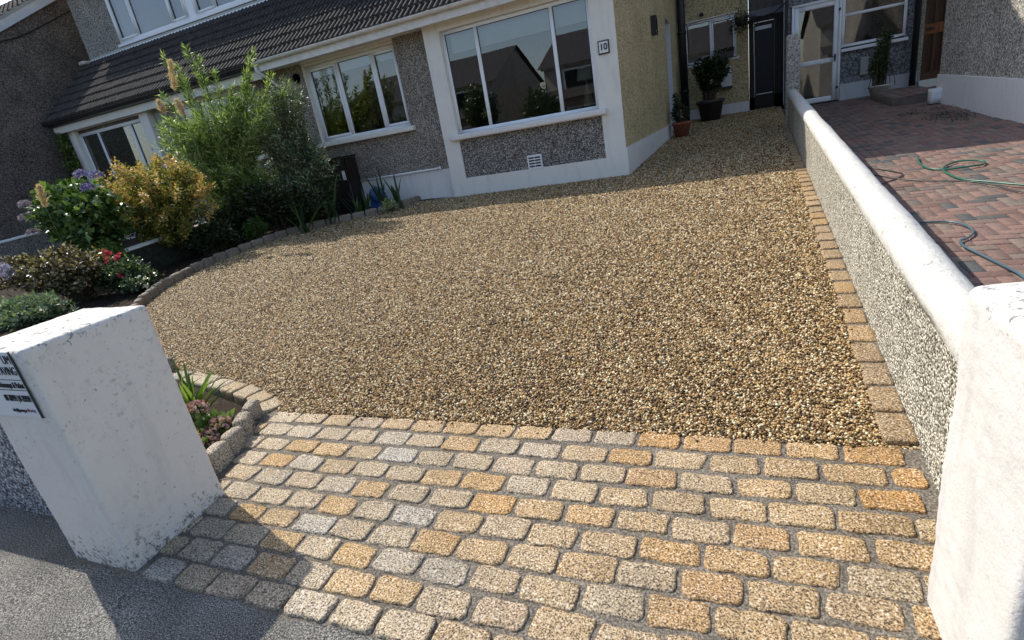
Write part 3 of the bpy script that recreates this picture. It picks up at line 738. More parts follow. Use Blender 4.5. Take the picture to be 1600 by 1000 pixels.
# gable over the lean-to
fk.quad((-1.56, 9.0, 3.36), (-1.25, 13.3, 3.36), (-1.25, 13.3, 6.5), (-1.45, 10.45, 6.5)); fk.f[-1] = fk.f[-1]
fk.v += [(-1.56, 9.0, 3.36), (-1.45, 10.45, 4.9), (-1.45, 10.45, 6.5)]; n0 = len(fk.v); fk.f.append((n0-3, n0-2, n0-1)); fk.f.pop(-2)
fk.v += [(-1.56, 9.0, 3.36), (-1.25, 13.3, 3.36), (-1.25, 13.3, 6.5), (-1.45, 10.45, 6.5), (-1.45, 10.45, 4.9)]; n0 = len(fk.v); fk.f.pop(-1); fk.f.append((n0-5, n0-4, n0-3, n0-2, n0-1))
# beyond the recess
fk.quad((-1.25, 14.35, .5), (-1.22, 16.3, .5), (-1.22, 16.3, 6.5), (-1.25, 14.35, 6.5)); fk.quad((-1.25, 13.3, 3.15), (-1.25, 14.35, 3.15), (-1.25, 14.35, 6.5), (-1.25, 13.3, 6.5))
facade(16.3, -1.25, .47, .5, 6.4, [(-1.05, .20, 2.25, 3.26)], fk, None, .1)  # unseen upper part raised to keep skylight out of the passage
fk.quad((.47, 16.3, .5), (.47, 18, .5), (.47, 18, 6.4), (.47, 16.3, 6.4))
fk.build('flank_wall', M_yellow, H)
b = MB(); fkq(lambda y: gr(y)-.1, lambda y: gr(y)+.45 if y < 10 else gr(y)+.28, b, .02); b.quad((-1.56, 9.0, .2), (-1.54, 9.0, .2), (-1.54, 9.0, .905), (-1.56, 9.0, .905)); b.quad((-1.56, 9.0, .905), (-1.54, 9.0, .905), (-1.23, 13.3, .99), (-1.25, 13.3, .99)); b.build('flank_plinth', M_plinth, H)
b = MB(); b.quad((-1.9, 14.35, .5), (-1.25, 14.35, .5), (-1.25, 14.35, 3.15), (-1.9, 14.35, 3.15)); b.quad((-1.9, 13.3, .5), (-1.9, 14.35, .5), (-1.9, 14.35, 3.15), (-1.9, 13.3, 3.15)); b.quad((-1.9, 13.3, 3.15), (-1.25, 13.3, 3.15), (-1.25, 14.35, 3.15), (-1.9, 14.35, 3.15)); b.build('porch_recess', m_white('porch_paint', (.62, .65, .72), (.3, .3, .3), (.6, .75), False, .1), H)
b = MB(); b.box(-1.22, .475, 16.275, 16.31, .5, gr(16.3)+.26); b.build('rear_plinth', M_plinth, H)
window(H, -1.05, .20, 2.27, 3.26, 16.33, [-.42], .05, .06, (1,)); room(H, -1.2, .4, 2.0, 3.4, 16.45, 17.8)
b = MB(); bevel_box(b, -1.08, .24, 16.25, 16.36, 2.20, 2.255); b.build('window_sill', M_trim, H); b = MB(); bevel_box(b, -1.09, .24, 16.28, 16.33, 3.26, 3.29); b.build('window_head', M_trim, H)
# eaves of lean-to, fascia, gutter, downpipe
b = MB(); b.box(-8.4, -1.45, 8.78, 9.3, 3.33, 3.35); b.box(-8.4, -1.45, 8.76, 8.785, 3.30, 3.47); b.build('fascia', M_gutter, H)
gutter(-8.40, -1.42, 8.705, 3.475, .055, M_gutter, H, (-7.0, -5.7, -4.45, -3.1))
b = MB(); b.tube([(-8.33, 8.72, 3.44), (-8.33, 8.74, 3.30), (-8.28, 8.80, 3.24), (-8.17, 9.04, 3.02), (-8.14, 9.09, 2.94), (-8.14, 9.09, .45)], .034, 10); b.build('downpipe', M_gutter, H, True)
for z in (2.75, 1.6): MB().tube([(-8.14, 9.09, z), (-8.14, 9.09, z+.05)], .042, 10).build('pipe_bracket', M_gutter, H, True)
V, F = roof_tiles(-8.4, -1.35, YE-.06, ZE-.01, YT, ZT); mesh('lean_to_roof', V, F, M_tile, H)
b = MB(); b.v += [(-1.35, YE-.05, ZE-.01), (-1.35, YE-.05, ZE-.16), (-1.35, YT, ZT-.16), (-1.35, YT, ZT)]; b.f.append((0, 1, 2, 3)); b.box(-1.40, -1.36, 9.0, 9.02, 3.3, 3.4); b.build('verge', M_gutter, H)
# upper storey
b = MB(); facade(10.45, -8.4, -1.45, 4.7, 6.5, [(-6.2, -2.9, 5.05, 6.3)], b, None, .1); b.build('upper_wall', M_dashu, H)
window(H, -6.2, -2.9, 5.05, 6.3, 10.50, [-5.3, -4.0], .06, .06); room(H, -8, -2, 4.8, 6.4, 10.6, 12.5)
b = MB(); bevel_box(b, -8.4, -1.45, 10.33, 10.45, ZT-.03, ZT+.05); b.build('ledge', M_gutter, H)
V, F = roof_tiles(-8.4, -1.15, 9.98, 6.52, 13.9, 9.2, .225, .32); mesh('roof', V, F, M_tile, H)
b = MB(); b.quad((-8.4, 13.9, 9.2), (-1.15, 13.9, 9.2), (-1.15, 18.2, 6.4), (-8.4, 18.2, 6.4)); b.v += [(-1.25, 10.45, 6.5), (-1.25, 17.3, 6.5), (-1.25, 13.9, 9.1)]; b.f.append((4, 5, 6)); b.quad((-1.25, 13.3, 6.4), (-1.22, 17.4, 6.4), (-1.22, 17.4, 6.6), (-1.25, 13.3, 6.6)); b.build('rear_roof', M_tile, H)
b = MB(); b.box(-8.4, -1.2, 9.97, 10.5, 6.44, 6.47); b.box(-8.4, -1.2, 9.94, 9.965, 6.40, 6.56); b.build('upper_fascia', M_gutter, H)
b = MB(); b.quad((.5, 16.2, 6.4), (-1.3, 16.2, 6.4), (-1.3, 18.5, 7.2), (.5, 18.5, 7.2)); b.build('rear_extension_roof', M_tile, H)

# ---------- left half
H2 = thing('house', 'far half of the semi-detached house, black gutter and bay window behind the shrubs', 'house', (-12, 10, .5), 'semi-detached houses')
wl = MB(); rv = MB(); facade(9.15, -15.30, -8.4, .2, 3.36, [(-11.38, -9.20, 1.86, 3.30)], wl, None, .14, rv)
wl.quad((-15.30, 9.15, .2), (-15.30, 9.15, 3.36), (-15.30, 10.4, 4.7), (-15.30, 10.4, .2)); wl.build('front_wall', M_dash, H2); rv.build('window_reveal', M_trim, H2)
window(H2, -11.34, -9.24, 1.9, 3.2, 9.22, [-10.7, -9.9], .06, .06, (0, 2)); room(H2, -11.8, -8.6, 1.2, 3.25, 9.32, 12)
b = MB(); bevel_box(b, -11.5, -9.1, 9.05, 9.24, 1.765, 1.855, .01); b.build('window_sill', M_trim, H2); b = MB(); bevel_box(b, -11.34, -9.24, 9.19, 9.29, 3.2, 3.3); b.build('window_head', M_trim, H2)
b = MB(); b.box(-11.3, -9.3, 9.34, 9.345, 2.95, 3.2); b.build('roller_blind', M_blind, H2)
bw = MB(); br = MB(); facade(9.0, -15.03, -12.07, .2, 3.36, [(-14.77, -12.35, 1.53, 3.19)], bw, None, .1, br)
bw.quad((-12.07, 9.0, .2), (-12.07, 9.15, .2), (-12.07, 9.15, 3.36), (-12.07, 9.0, 3.36)); bw.quad((-15.03, 9.0, .2), (-15.03, 9.0, 3.36), (-15.03, 9.15, 3.36), (-15.03, 9.15, .2)); bw.build('bay_surround', M_trim, H2); br.build('bay_reveal', M_trim, H2)
b = MB(); b.quad((-12.06, 9.14, .3), (-11.62, 9.14, .3), (-11.62, 9.14, 3.33), (-12.06, 9.14, 3.33)); b.build('painted_strip', m_plain('grey_green_paint', (.30, .33, .30), .8, .2, .1), H2)
window(H2, -14.77, -12.35, 1.56, 3.12, 9.085, [-14.07, -12.86], .075, .065); room(H2, -15, -12.1, .9, 3.3, 9.17, 12)
b = MB(); n_ = 40   # scalloped blind
for i in range(n_):
    def zb(i): t = (i/n_*4) % 1; return 2.72-.10*abs(math.sin(math.pi*t))+.05*(abs(t-.5) < .05)
    x0 = -14.7+2.28*i/n_; x1 = -14.7+2.28*(i+1)/n_; b.quad((x0, 9.22, zb(i)), (x1, 9.22, zb(i+1)), (x1, 9.22, 3.1), (x0, 9.22, 3.1))
b.build('scalloped_blind', M_blind, H2)
b = MB()
for i in range(24): x = -14.0+i*.03; b.quad((x, 9.34+(i % 2)*.03, 1.5), (x+.03, 9.34+((i+1) % 2)*.03, 1.5), (x+.03, 9.34+((i+1) % 2)*.03, 3.1), (x, 9.34+(i % 2)*.03, 3.1))
b.build('curtain', M_curtain, H2)
b = MB(); bevel_box(b, -15.1, -12.25, 8.93, 9.1, 1.45, 1.55, .01); b.build('bay_sill', M_trim, H2)
b = MB(); b.box(-15.30, -8.4, 8.90, 9.3, 3.335, 3.355); b.box(-15.30, -8.4, 8.885, 8.905, 3.20, 3.35); b.build('fascia', M_trim, H2)
b = MB(); b.box(-15.34, -8.4, 8.80, 8.90, 3.36, 3.46); b.build('soffit_board', M_black, H2)
gutter(-15.36, -8.40, 8.75, 3.455, .055, M_black, H2)
V, F = roof_tiles(-15.36, -8.40, YE-.06, ZE-.01, YT, ZT); mesh('lean_to_roof', V, F, M_tile, H2)
b = MB(); b.v += [(-15.36, YE-.05, ZE-.01), (-15.36, YE-.05, ZE-.10), (-15.36, YT, ZT-.10), (-15.36, YT, ZT)]; b.f.append((0, 1, 2, 3)); b.build('verge', M_black, H2)
b = MB(); facade(10.45, -15.32, -8.4, 4.7, 6.5, [(-13.93, -9.0, 5.04, 6.35)], b, None, .08)
b.quad((-15.32, 10.45, .3), (-15.32, 10.45, 6.5), (-15.32, 17.3, 6.5), (-15.32, 17.3, .3)); b.v += [(-15.32, 10.45, 6.5), (-15.32, 17.3, 6.5), (-15.32, 13.9, 9.1)]; n0 = len(b.v); b.f.append((n0-3, n0-2, n0-1)); b.build('upper_wall', M_dashu, H2)
window(H2, -13.95, -11.42, 5.04, 6.35, 10.42, [-13.20, -11.98], .07, .06, (0, 2)); window(H2, -11.20, -9.0, 5.04, 6.35, 10.42, [-10.55], .07, .06, (0,))
b = MB(); b.box(-11.42, -11.20, 10.43, 10.5, 5.04, 6.35); bevel_box(b, -14.02, -8.9, 10.38, 10.47, 4.985, 5.04); b.build('window_sill', M_upvc, H2)
room(H2, -15, -8.6, 4.8, 6.45, 10.6, 12)
b = MB(); b.box(-13.85, -9.1, 10.56, 10.565, 5.1, 6.3); b.build('net_curtain', m_plain('net_curtain', (.40, .41, .42), .9, .1, .03), H2)
b = MB(); bevel_box(b, -15.28, -8.4, 10.33, 10.45, ZT-.01, ZT+.045); b.build('ledge', M_upvc, H2)
b = MB(); bevel_box(b, -15.22, -8.4, 10.40, 10.46, ZT+.05, ZT+.11); b.build('stone_ledge', M_lead, H2)
b = MB(); V, F = rough_box((.26, .20, .09), .03, (4, 4, 4), .01, 12, 3); b.add(place(V, (-15.3, 10.27, ZT+.01)), [tuple(f) for f in F]); b.build('verge_cap', m_plain('mortar_cap', (.60, .50, .42), .9, .2), H2, True)
V, F = roof_tiles(-15.5, -8.4, 10.15, 6.60, 13.9, 9.2, .225, .32); mesh('roof', V, F, M_tile, H2)
b = MB(); b.quad((-15.5, 13.9, 9.2), (-8.4, 13.9, 9.2), (-8.4, 18.2, 6.4), (-15.5, 18.2, 6.4)); b.build('rear_roof', M_tile, H2)
b = MB(); b.box(-15.5, -8.4, 10.15, 10.5, 6.47, 6.50); b.box(-15.5, -8.4, 10.12, 10.145, 6.44, 6.60); b.build('upper_fascia', M_gutter, H2)

# ---------- gable of the next house (left edge)
G = thing('gable_house', 'brown pebbledashed gable wall with white bargeboard at the left edge', 'house', (-19, 12, .6))
def zg(y): return 5.62+.555*(y-9.03)
b = MB(); yf, yr_ = 7.0, 13.0
b.v += [(-16.2, yf, .2), (-16.2, 19, .2), (-16.2, 19, zg(yf)), (-16.2, yr_, zg(yr_)), (-16.2, yf, zg(yf))]; b.f.append((0, 1, 2, 3, 4))
b.quad((-24, yf, .2), (-16.2, yf, .2), (-16.2, yf, zg(yf)), (-24, yf, zg(yf))); b.build('gable_wall', M_gable, G)
b = MB()
b.v += [(-16.12, yf-.35, zg(yf-.35)), (-16.12, yr_, zg(yr_)), (-16.12, yr_, zg(yr_)+.22), (-16.12, yf-.35, zg(yf-.35)+.22)]; b.v += [(-16.20, y, z) for _, y, z in b.v[:4]]
b.f += [(0, 1, 2, 3), (0, 4, 5, 1), (3, 2, 6, 7)]; b.build('bargeboard', M_vinyl, G)
V, F = roof_tiles(-24, -16.08, yf-.4, zg(yf-.4)+.22, yr_, zg(yr_)+.22, .225, .32); mesh('roof', V, F, M_tile, G)
b = MB(); b.v += [(-16.085, yf-.4, zg(yf-.4)+.20), (-16.085, yr_, zg(yr_)+.20), (-16.085, yr_, zg(yr_)+.28), (-16.085, yf-.4, zg(yf-.4)+.28)]; b.f.append((0, 1, 2, 3)); b.quad((-24, yr_, zg(yr_)+.22), (-16.08, yr_, zg(yr_)+.22), (-16.08, 19.4, zg(yf)+.1), (-24, 19.4, zg(yf)+.1)); b.build('tile_verge', M_lead, G)
o = MB().tube([(-16.17, y, z) for y, z in ((7.2, 4.86), (8.0, 5.12), (9.09, 5.48), (9.5, 5.60), (9.81, 5.74), (10.36, 6.02), (11.02, 6.36), (11.6, 6.6))], .012, 6).build('cable', M_cable); tag(o, 'thin dark cable strung across the brown gable wall', 'cable')

# ---------- right neighbour
NR = thing('neighbour_house', 'neighbouring house at right with pebbledashed side wall, white plinth and brown door', 'house', (4, 14, .6))
b = MB(); b.quad((3.54, 12.72, .5), (3.54, 8.7, .3), (3.54, 8.7, 6), (3.54, 12.72, 6)); b.quad((3.54, 8.7, .3), (10, 8.7, .3), (10, 8.7, 6), (3.54, 8.7, 6)); b.quad((3.54, 12.72, .5), (3.54, 12.72, 6), (5, 12.72, 6), (5, 12.72, .5)); b.build('side_wall', M_rdash, NR)
b = MB(); b.quad((3.515, 12.74, .5), (3.515, 8.68, .3), (3.515, 8.68, .96), (3.515, 12.74, 1.12)); b.quad((3.515, 12.74, 1.12), (3.515, 8.68, .96), (3.54, 8.68, .96), (3.54, 12.74, 1.12)); b.quad((3.515, 8.68, .3), (10, 8.68, .3), (10, 8.68, .96), (3.515, 8.68, .96)); b.quad((3.515, 12.74, .5), (3.515, 12.74, 1.12), (4, 12.74, 1.12), (4, 12.74, .5)); b.build('plinth', M_plinth, NR)
b = MB(); rv = MB(); facade(15.6, 1.30, 5.5, .6, 6.2, [(1.36, 2.40, .80, 3.05), (2.40, 3.64, 1.93, 3.05), (3.98, 4.75, .96, 3.0)], b, None, .1, rv)  # second storey added out of view so less sky reaches the passage
b.quad((1.30, 15.6, .6), (1.30, 18, .6), (1.30, 18, 6.2), (1.30, 15.6, 6.2)); b.build('extension_wall', m_pebble('extension_roughcast', [(0, (.07, .07, .075)), (.5, (.17, .17, .18)), (1, (.36, .36, .37))], 40), NR); rv.build('opening_reveal', M_upvc, NR)
b = MB(); b.box(2.41, 3.92, 15.575, 15.60, .6, 1.17); b.build('extension_plinth', m_white('shaded_plinth', (.52, .53, .54), (.3, .3, .28), (.6, .75), False, .2), NR)  # plinth paint copy, darker and cooler, with shade put into its colour
# glazed door
b = MB(); fw = .10
for q in ((1.38, 1.38+.055, .83, 3.04), (2.345, 2.40, .83, 3.04), (1.38, 2.40, 2.985, 3.04)): bevel_box(b, q[0], q[1], 15.57, 15.66, q[2], q[3])
fr = b.build('glazed_door', M_upvc, NR, True)
b = MB()
for q in ((1.437, 1.537, .84, 2.983), (2.243, 2.343, .84, 2.983), (1.537, 2.243, .84, .96), (1.537, 2.243, 2.88, 2.983), (1.537, 2.243, 1.69, 1.80)): bevel_box(b, q[0], q[1], 15.585, 15.64, q[2], q[3])
b.build('leaf_frame', M_upvc, fr, True)
b = MB(); b.quad((1.53, 15.61, .9), (2.25, 15.61, .9), (2.25, 15.61, 2.9), (1.53, 15.61, 2.9)); b.build('pane', M_glass, fr)
b = MB(); b.box(2.27, 2.30, 15.555, 15.585, 1.70, 1.86); b.box(2.19, 2.30, 15.54, 15.56, 1.80, 1.815)
for z in (1.1, 2.75): b.box(2.33, 2.37, 15.555, 15.572, z, z+.05)
b.build('handle', M_iron, fr)
window(NR, 2.405, 3.64, 1.96, 3.05, 15.58, [], .06, .06, (), None, 2.62)
b = MB(); bevel_box(b, 2.405, 3.68, 15.50, 15.62, 1.86, 1.93); b.build('window_sill', M_upvc, NR)
room(NR, 1.35, 3.9, .8, 3.2, 15.72, 17.5)
b = MB(); b.tube([(3.82, 15.52, .75), (3.82, 15.52, 6.1)], .062, 12); b.build('soil_pipe', M_black, NR, True)
dr = MB().box(3.98, 4.75, 15.64, 15.68, .96, 3.0).build('wooden_door', M_doorwood, NR)
b = MB()
for x in (3.985, 4.16, 4.33): b.box(x, x+.06, 15.615, 15.64, 1.0, 3.0)
b.box(3.98, 4.75, 15.612, 15.64, .965, 1.11); b.build('door_stile', m_wood('door_stile_wood', (.10, .05, .025)), dr)
b = MB(); b.box(3.98, 4.75, 15.606, 15.64, 1.90, 2.10); b.build('door_rail', M_railwood, dr)
b = MB(); b.box(4.02, 4.15, 15.598, 15.606, 1.97, 2.03); b.build('letter_box', M_iron, dr)
b = MB(); b.box(3.90, 3.98, 15.59, 15.64, .8, 3.1); b.build('door_jamb', M_cream, NR)
b = MB(); b.box(3.93, 4.8, 15.45, 15.6, .7, .965); b.build('door_threshold', M_trim, NR)
b = MB(); b.quad((3.3, 8.4, 5.9), (10, 8.4, 5.9), (10, 13, 8.6), (3.3, 13, 8.6)); b.quad((3.3, 13, 8.6), (10, 13, 8.6), (10, 17.5, 6), (3.3, 17.5, 6)); b.quad((1.2, 15.5, 6.2), (5.5, 15.5, 6.2), (5.5, 18, 7), (1.2, 18, 7)); b.build('roof', M_tile, NR)
# step, white box
st = MB(); V, F = rough_box((.86, 1.9, .14), .012, (6, 12, 2), .004, 5, 2); st.add(place(V, (3.33, 13.95, gr(13.95)+.03), 0, math.atan(S)), [tuple(f) for f in F])
stp = thing('brick_step', 'low brick step in front of the brown door', 'step', (3.3, 13.9, gr(13.9)))
st.build('step_body', m_plain('step_concrete', (.17, .14, .12), .9, .2, .2, 9, .4), stp)
m = Multi(); rgs = np.random.default_rng(4)
for i in range(4):
    for j in range(9):
        V, F = rough_box((.19, .19, .02), .006, (3, 3, 2)); m.add(place(V, (3.02+i*.205, 13.12+j*.205, gr(13.12+j*.205)+.108), 0, math.atan(S)), F)
m.build('brick_top', M_brickpave, stp)
wb = thing('utility_box', 'small white box on the ground by the corner of the white plinth', 'box', (3.46, 12.5, gr(12.5)))
b = MB(); bevel_box(b, 3.36, 3.565, 12.42, 12.62, gr(12.5)-.02, gr(12.5)+.24, .01); b.build('cabinet', M_trim, wb, True)
b = MB(); bevel_box(b, 3.375, 3.55, 12.412, 12.425, gr(12.5)+.02, gr(12.5)+.22, .004); b.build('lid', M_upvc, wb, True)

# side gate between the extensions
SG = thing('side_gate', 'dark side gate at the end of the gravel passage with grey boards above', 'gate', (.9, 16.3, .95))
b = MB(); b.box(.60, 1.06, 16.34, 16.38, gr(16.3)+.30, 2.93); b.build('gate_leaf', m_plain('black_paint', (.008, .008, .010), .5, .3, .2), SG)
b = MB(); b.box(.48, .595, 16.28, 16.42, .8, 3.0); b.box(1.065, 1.29, 16.28, 16.42, .8, 3.0); b.box(.48, 1.29, 16.27, 16.43, 2.94, 3.05); b.box(.48, 1.29, 16.28, 16.44, .85, 1.19); b.build('gate_frame', M_darkwood, SG)
b = MB()
for i in range(8): bevel_box(b, .48+i*.1015, .578+i*.1015, 16.26, 16.29, 3.21, 5.6, .004)
b.box(.48, 1.29, 16.291, 16.30, 3.2, 5.6); b.build('board_panel', M_greywood, SG)
b = MB(); b.box(.48, 1.29, 16.25, 16.27, 3.05, 3.21); b.build('lintel', m_plain('blue_grey_board', (.16, .17, .20), .7, .2), SG)
b = MB(); b.box(.63, 1.00, 16.33, 16.345, 2.76, 2.84); b.build('glass_slot', M_vinyl, SG)
b = MB(); b.box(.596, .612, 16.325, 16.337, 1.30, 2.2); b.box(.63, 1.02, 16.325, 16.338, 1.24, 1.262); b.build('edge_strip', M_vinyl, SG)
b = MB(); b.tube([(1.27, 16.22, .9), (1.27, 16.22, 3.3)], .012, 6); b.build('corner_bead', M_upvc, SG)
o = MB().tube([(.2, 16.2, 3.10), (.5, 16.18, 3.08), (.8, 16.17, 3.03), (1.05, 16.17, 3.06), (1.3, 16.2, 3.22)], .012, 6).build('cable', M_cable); tag(o, 'dark cable sagging over the side gate', 'cable')

# black drainpipe beside the porch recess
dp = thing('drainpipe', 'thick black drainpipe between the porch recess and the rear yellow wall', 'pipe', (-1.10, 15.9, .85))
MB().tube([(-1.10, 15.95, .8), (-1.10, 15.95, 6.2)], .10, 12).build('pipe', M_black, dp, True)
for z in (1.6, 3.0): MB().tube([(-1.10, 15.95, z), (-1.10, 15.95, z+.07)], .112, 12).build('collar', M_black, dp, True)
# wall lantern on the flank
ln = thing('wall_lantern', 'small square wall lantern on the yellow flank wall', 'lantern', (-1.36, 12.0, 2.75))
def fx(y): return -1.56+(y-9)*(.31/4.3)
b = MB(); b.box(fx(11.85), fx(11.85)+.09, 11.72, 11.98, 2.72, 2.745); b.box(fx(11.85), fx(11.85)+.09, 11.72, 11.98, 3.02, 3.045)
for q in ((11.72, 11.74), (11.96, 11.98)): b.box(fx(11.85), fx(11.85)+.09, q[0], q[1], 2.745, 3.02)
b.build('lantern_frame', M_iron, ln); MB().box(fx(11.85), fx(11.85)+.07, 11.75, 11.95, 2.75, 3.015).build('lantern_glass', M_ceramic, ln); MB().tube([(fx(11.85)+.075, 11.85, 2.80), (fx(11.85)+.075, 11.85, 2.97)], .03, 8).build('bulb', M_darkvent, ln)

# house number
hn = thing('house_number', 'square white tile with dark border and the number 10', 'house number', (-1.76, 8.98, 2.42))
MB().box(-1.845, -1.675, 8.978, 9.0, 2.32, 2.51).build('border', M_iron, hn); MB().box(-1.828, -1.692, 8.972, 8.978, 2.338, 2.492).build('tile', M_ceramic, hn)
text('10', .125, (-1.76, 8.971, 2.415), M_ink, hn, 'numerals', 'C', .95, .004)

# table lamp inside the bay
tl = thing('table_lamp', 'table lamp with pale shade standing inside the bay window', 'lamp', (-2.2, 9.5, 1.6))
MB().lathe((-2.2, 9.5, 2.04), [(.16, 0), (.125, .19), (.12, .19), (.155, 0)], 24).build('lamp_shade', M_shade, tl, True)
MB().lathe((-2.2, 9.5, 1.62), [(0, 0), (.08, 0), (.085, .04), (.06, .2), (.03, .32), (.012, .36), (.012, .48)], 20).build('lamp_base', M_brass, tl, True)
o = MB().box(-2.6, -1.8, 9.3, 9.75, 1.2, 1.61).build('side_table', M_doorwood); tag(o, 'dark wooden cabinet inside the bay window under the lamp', 'table')

# ------------------------------------------------------------------ GARDEN DIVIDING WALLS
def low_wall(name, label, pts, ht, wd, loc, matf):
    t = thing(name, label, 'wall', loc); b = MB(); cp = MB()
    for (x0, y0), (x1, y1) in zip(pts[:-1], pts[1:]):
        dx, dy = x1-x0, y1-y0; l = math.hypot(dx, dy); nx, ny = -dy/l*wd/2, dx/l*wd/2
        z0, z1 = gr(y0), gr(y1)
        for s_ in (1, -1): b.quad((x0+s_*nx, y0+s_*ny, z0-.1), (x1+s_*nx, y1+s_*ny, z1-.1), (x1+s_*nx, y1+s_*ny, z1+ht-.04), (x0+s_*nx, y0+s_*ny, z0+ht-.04))
        n = 30; k = 7
        base = len(cp.v)
        for j in range(n+1):
            t_ = j/n; x = x0+dx*t_; y = y0+dy*t_; z = z0+(z1-z0)*t_+ht-.04
            for i in range(k+1):
                a = math.pi*i/k; c = -math.cos(a)*1.25; h = math.sin(a)*.055+.004*mnoise.noise(Vector((x*8, y*8, i)))
                cp.v.append((x+nx*c, y+ny*c, z+h))
        for j in range(n):
            for i in range(k): cp.f.append((base+j*(k+1)+i, base+j*(k+1)+i+1, base+(j+1)*(k+1)+i+1, base+(j+1)*(k+1)+i))
            cp.f.append((base+j*(k+1)+k, base+j*(k+1), base+(j+1)*(k+1), base+(j+1)*(k+1)+k))
        cp.f.append(tuple(range(base, base+k+1))); cp.f.append(tuple(range(base+n*(k+1), base+(n+1)*(k+1)))[::-1])
    b.build('wall_face', matf, t); cp.build('coping', M_trim, t, True); return t
low_wall('garden_wall', 'low white-topped garden wall running between the shrubs', [(-9.0, 4.95), (-9.0, 9.1)], .47, .13, (-9, 7, .4), m_plain('mossy_dark_render', (.035, .038, .028), .95, .1, .4, 14, .5))  # wall face coloured green-black to stand for shade below the bushes
low_wall('garden_wall', 'white-topped garden wall at the foot of the brown gable', [(-15.4, 1.3), (-15.35, 9.1)], .70, .16, (-15.3, 6, .4), M_dash)

# ------------------------------------------------------------------ PLANTS
def leafmesh(P, D, L_, W_, rg, up=.5, fold=.18, curl=.1):
    """P base points, D unit directions -> diamond leaves of 4 triangles"""
    n = len(P); D = D/np.maximum(np.linalg.norm(D, axis=1, keepdims=True), 1e-6)
    nn = rg.normal(0, 1, (n, 3))*(1-up)+np.array([0, 0, 1.])*up; nn -= D*(nn*D).sum(1, keepdims=True); nn /= np.maximum(np.linalg.norm(nn, axis=1, keepdims=True), 1e-6)
    Sd = np.cross(D, nn); L_ = np.broadcast_to(L_, n)[:, None]; W2 = np.broadcast_to(W_, n)[:, None]/2
    tip = P+D*L_-nn*L_*curl; mid = P+D*L_*.45; 
    a = mid+Sd*W2+nn*W2*fold*2; c = mid-Sd*W2+nn*W2*fold*2
    V = np.stack([P, a, tip, c, mid], 1).reshape(-1, 3); i = 5*np.arange(n)[:, None]
    F = np.concatenate([i+np.array([0, 1, 4]), i+np.array([1, 2, 4]), i+np.array([4, 2, 3]), i+np.array([0, 4, 3])], 0)
    return V, F
def stems(rg, base, tips, bend=.25, n=10, spread=.08):
    out = []
    for t in tips:
        b = np.array(base)+rg.normal(0, spread, 3)*np.array([1, 1, 0]); t = np.array(t)
        c = (b+t)/2+np.array([(b[0]-t[0])*bend, (b[1]-t[1])*bend, abs(t[2]-b[2])*.15])+rg.normal(0, .03, 3)
        s_ = np.linspace(0, 1, n)[:, None]; out.append((1-s_)**2*b+2*s_*(1-s_)*c+s_**2*t)
    return out
def along(rg, paths, per, t0=.3, rad=.05, out=1.0, upb=.3, tang=.6):
    Ps, Ds = [], []
    for p in paths:
        t = rg.uniform(t0, 1, per)**.8*(len(p)-1.001); i = t.astype(int); f = (t-i)[:, None]
        q = p[i]*(1-f)+p[i+1]*f; tg = p[i+1]-p[i]; tg /= np.maximum(np.linalg.norm(tg, axis=1, keepdims=True), 1e-6)
        r = rg.normal(0, 1, (per, 3)); r /= np.linalg.norm(r, axis=1, keepdims=True)
        Ps.append(q+r*rad*rg.uniform(0, 1, (per, 1))); Ds.append(tg*tang+r*out+np.array([0, 0, upb]))
    return np.concatenate(Ps), np.concatenate(Ds)
def stem_mesh(paths, r0, r1, step=1):
    b = MB()
    for p in paths: q = p[::step]; b.tube([tuple(x) for x in q], [r0+(r1-r0)*i/(len(q)-1) for i in range(len(q))], 5, False)
    return b
def ellipse_tips(rg, n, c, r, lo=-.3, shell=.55):
    v = rg.normal(0, 1, (n, 3)); v /= np.linalg.norm(v, axis=1, keepdims=True); v[:, 2] = np.where(v[:, 2] < lo, -v[:, 2], v[:, 2])
    return np.array(c)+v*np.array(r)*rg.uniform(shell, 1, (n, 1))
def shrub(name, label, cat, base, blobs, nst, per, L_, W_, mat, seed, rad=.06, t0=.3, up=.5, out=1., tang=.6, upb=.3, stemr=.008, curl=.1, group=None, shell=.55, stemmat=None, lo=-.3):
    rg = np.random.default_rng(seed); t = thing(name, label, cat, base, group); tips = []
    tot = sum(b[2] for b in blobs)
    for c, r, w_ in blobs: tips.append(ellipse_tips(rg, max(1, int(nst*w_/tot)), c, r, lo, shell))
    ps = stems(rg, base, np.concatenate(tips)); P, D = along(rg, ps, per, t0, rad, out, upb, tang)
    k = P[:, 2] > gr(base[1])+.03; P, D = P[k], D[k]; n = len(P)
    V, F = leafmesh(P, D, L_*rg.uniform(.6, 1.2, n), W_*rg.uniform(.7, 1.2, n), rg, up, .18, curl); mesh('foliage', V, F, mat, t)
    stem_mesh(ps, stemr, stemr*.35, 2).build('stem', stemmat or M_bark, t, True); return t, ps, rg
M_bark = m_plain('bark', (.10, .075, .05), .9, .1, .3, 20)
M_gstem = m_plain('green_stem', (.10, .14, .05), .7, .2, .2, 20)
ML_willow = m_leaf('willow_leaf', [(0, (0.057, 0.103, 0.023)), (.35, (0.161, 0.253, 0.063)), (.7, (0.322, 0.425, 0.127)), (1, (0.552, 0.621, 0.276))], .4, .35, .5)
ML_grey = m_leaf('grey_green_leaf', [(0, (0.023, 0.040, 0.016)), (.45, (0.092, 0.138, 0.057)), (.8, (0.253, 0.310, 0.172)), (1, (0.517, 0.575, 0.414))], .35, .25, .6)
ML_gold = m_leaf('golden_leaf', [(0, (.05, .08, .012)), (.25, (.18, .20, .035)), (.5, (.38, .34, .08)), (.7, (.52, .39, .11)), (.88, (.52, .28, .10)), (1, (.22, .27, .055))], .45, .3)
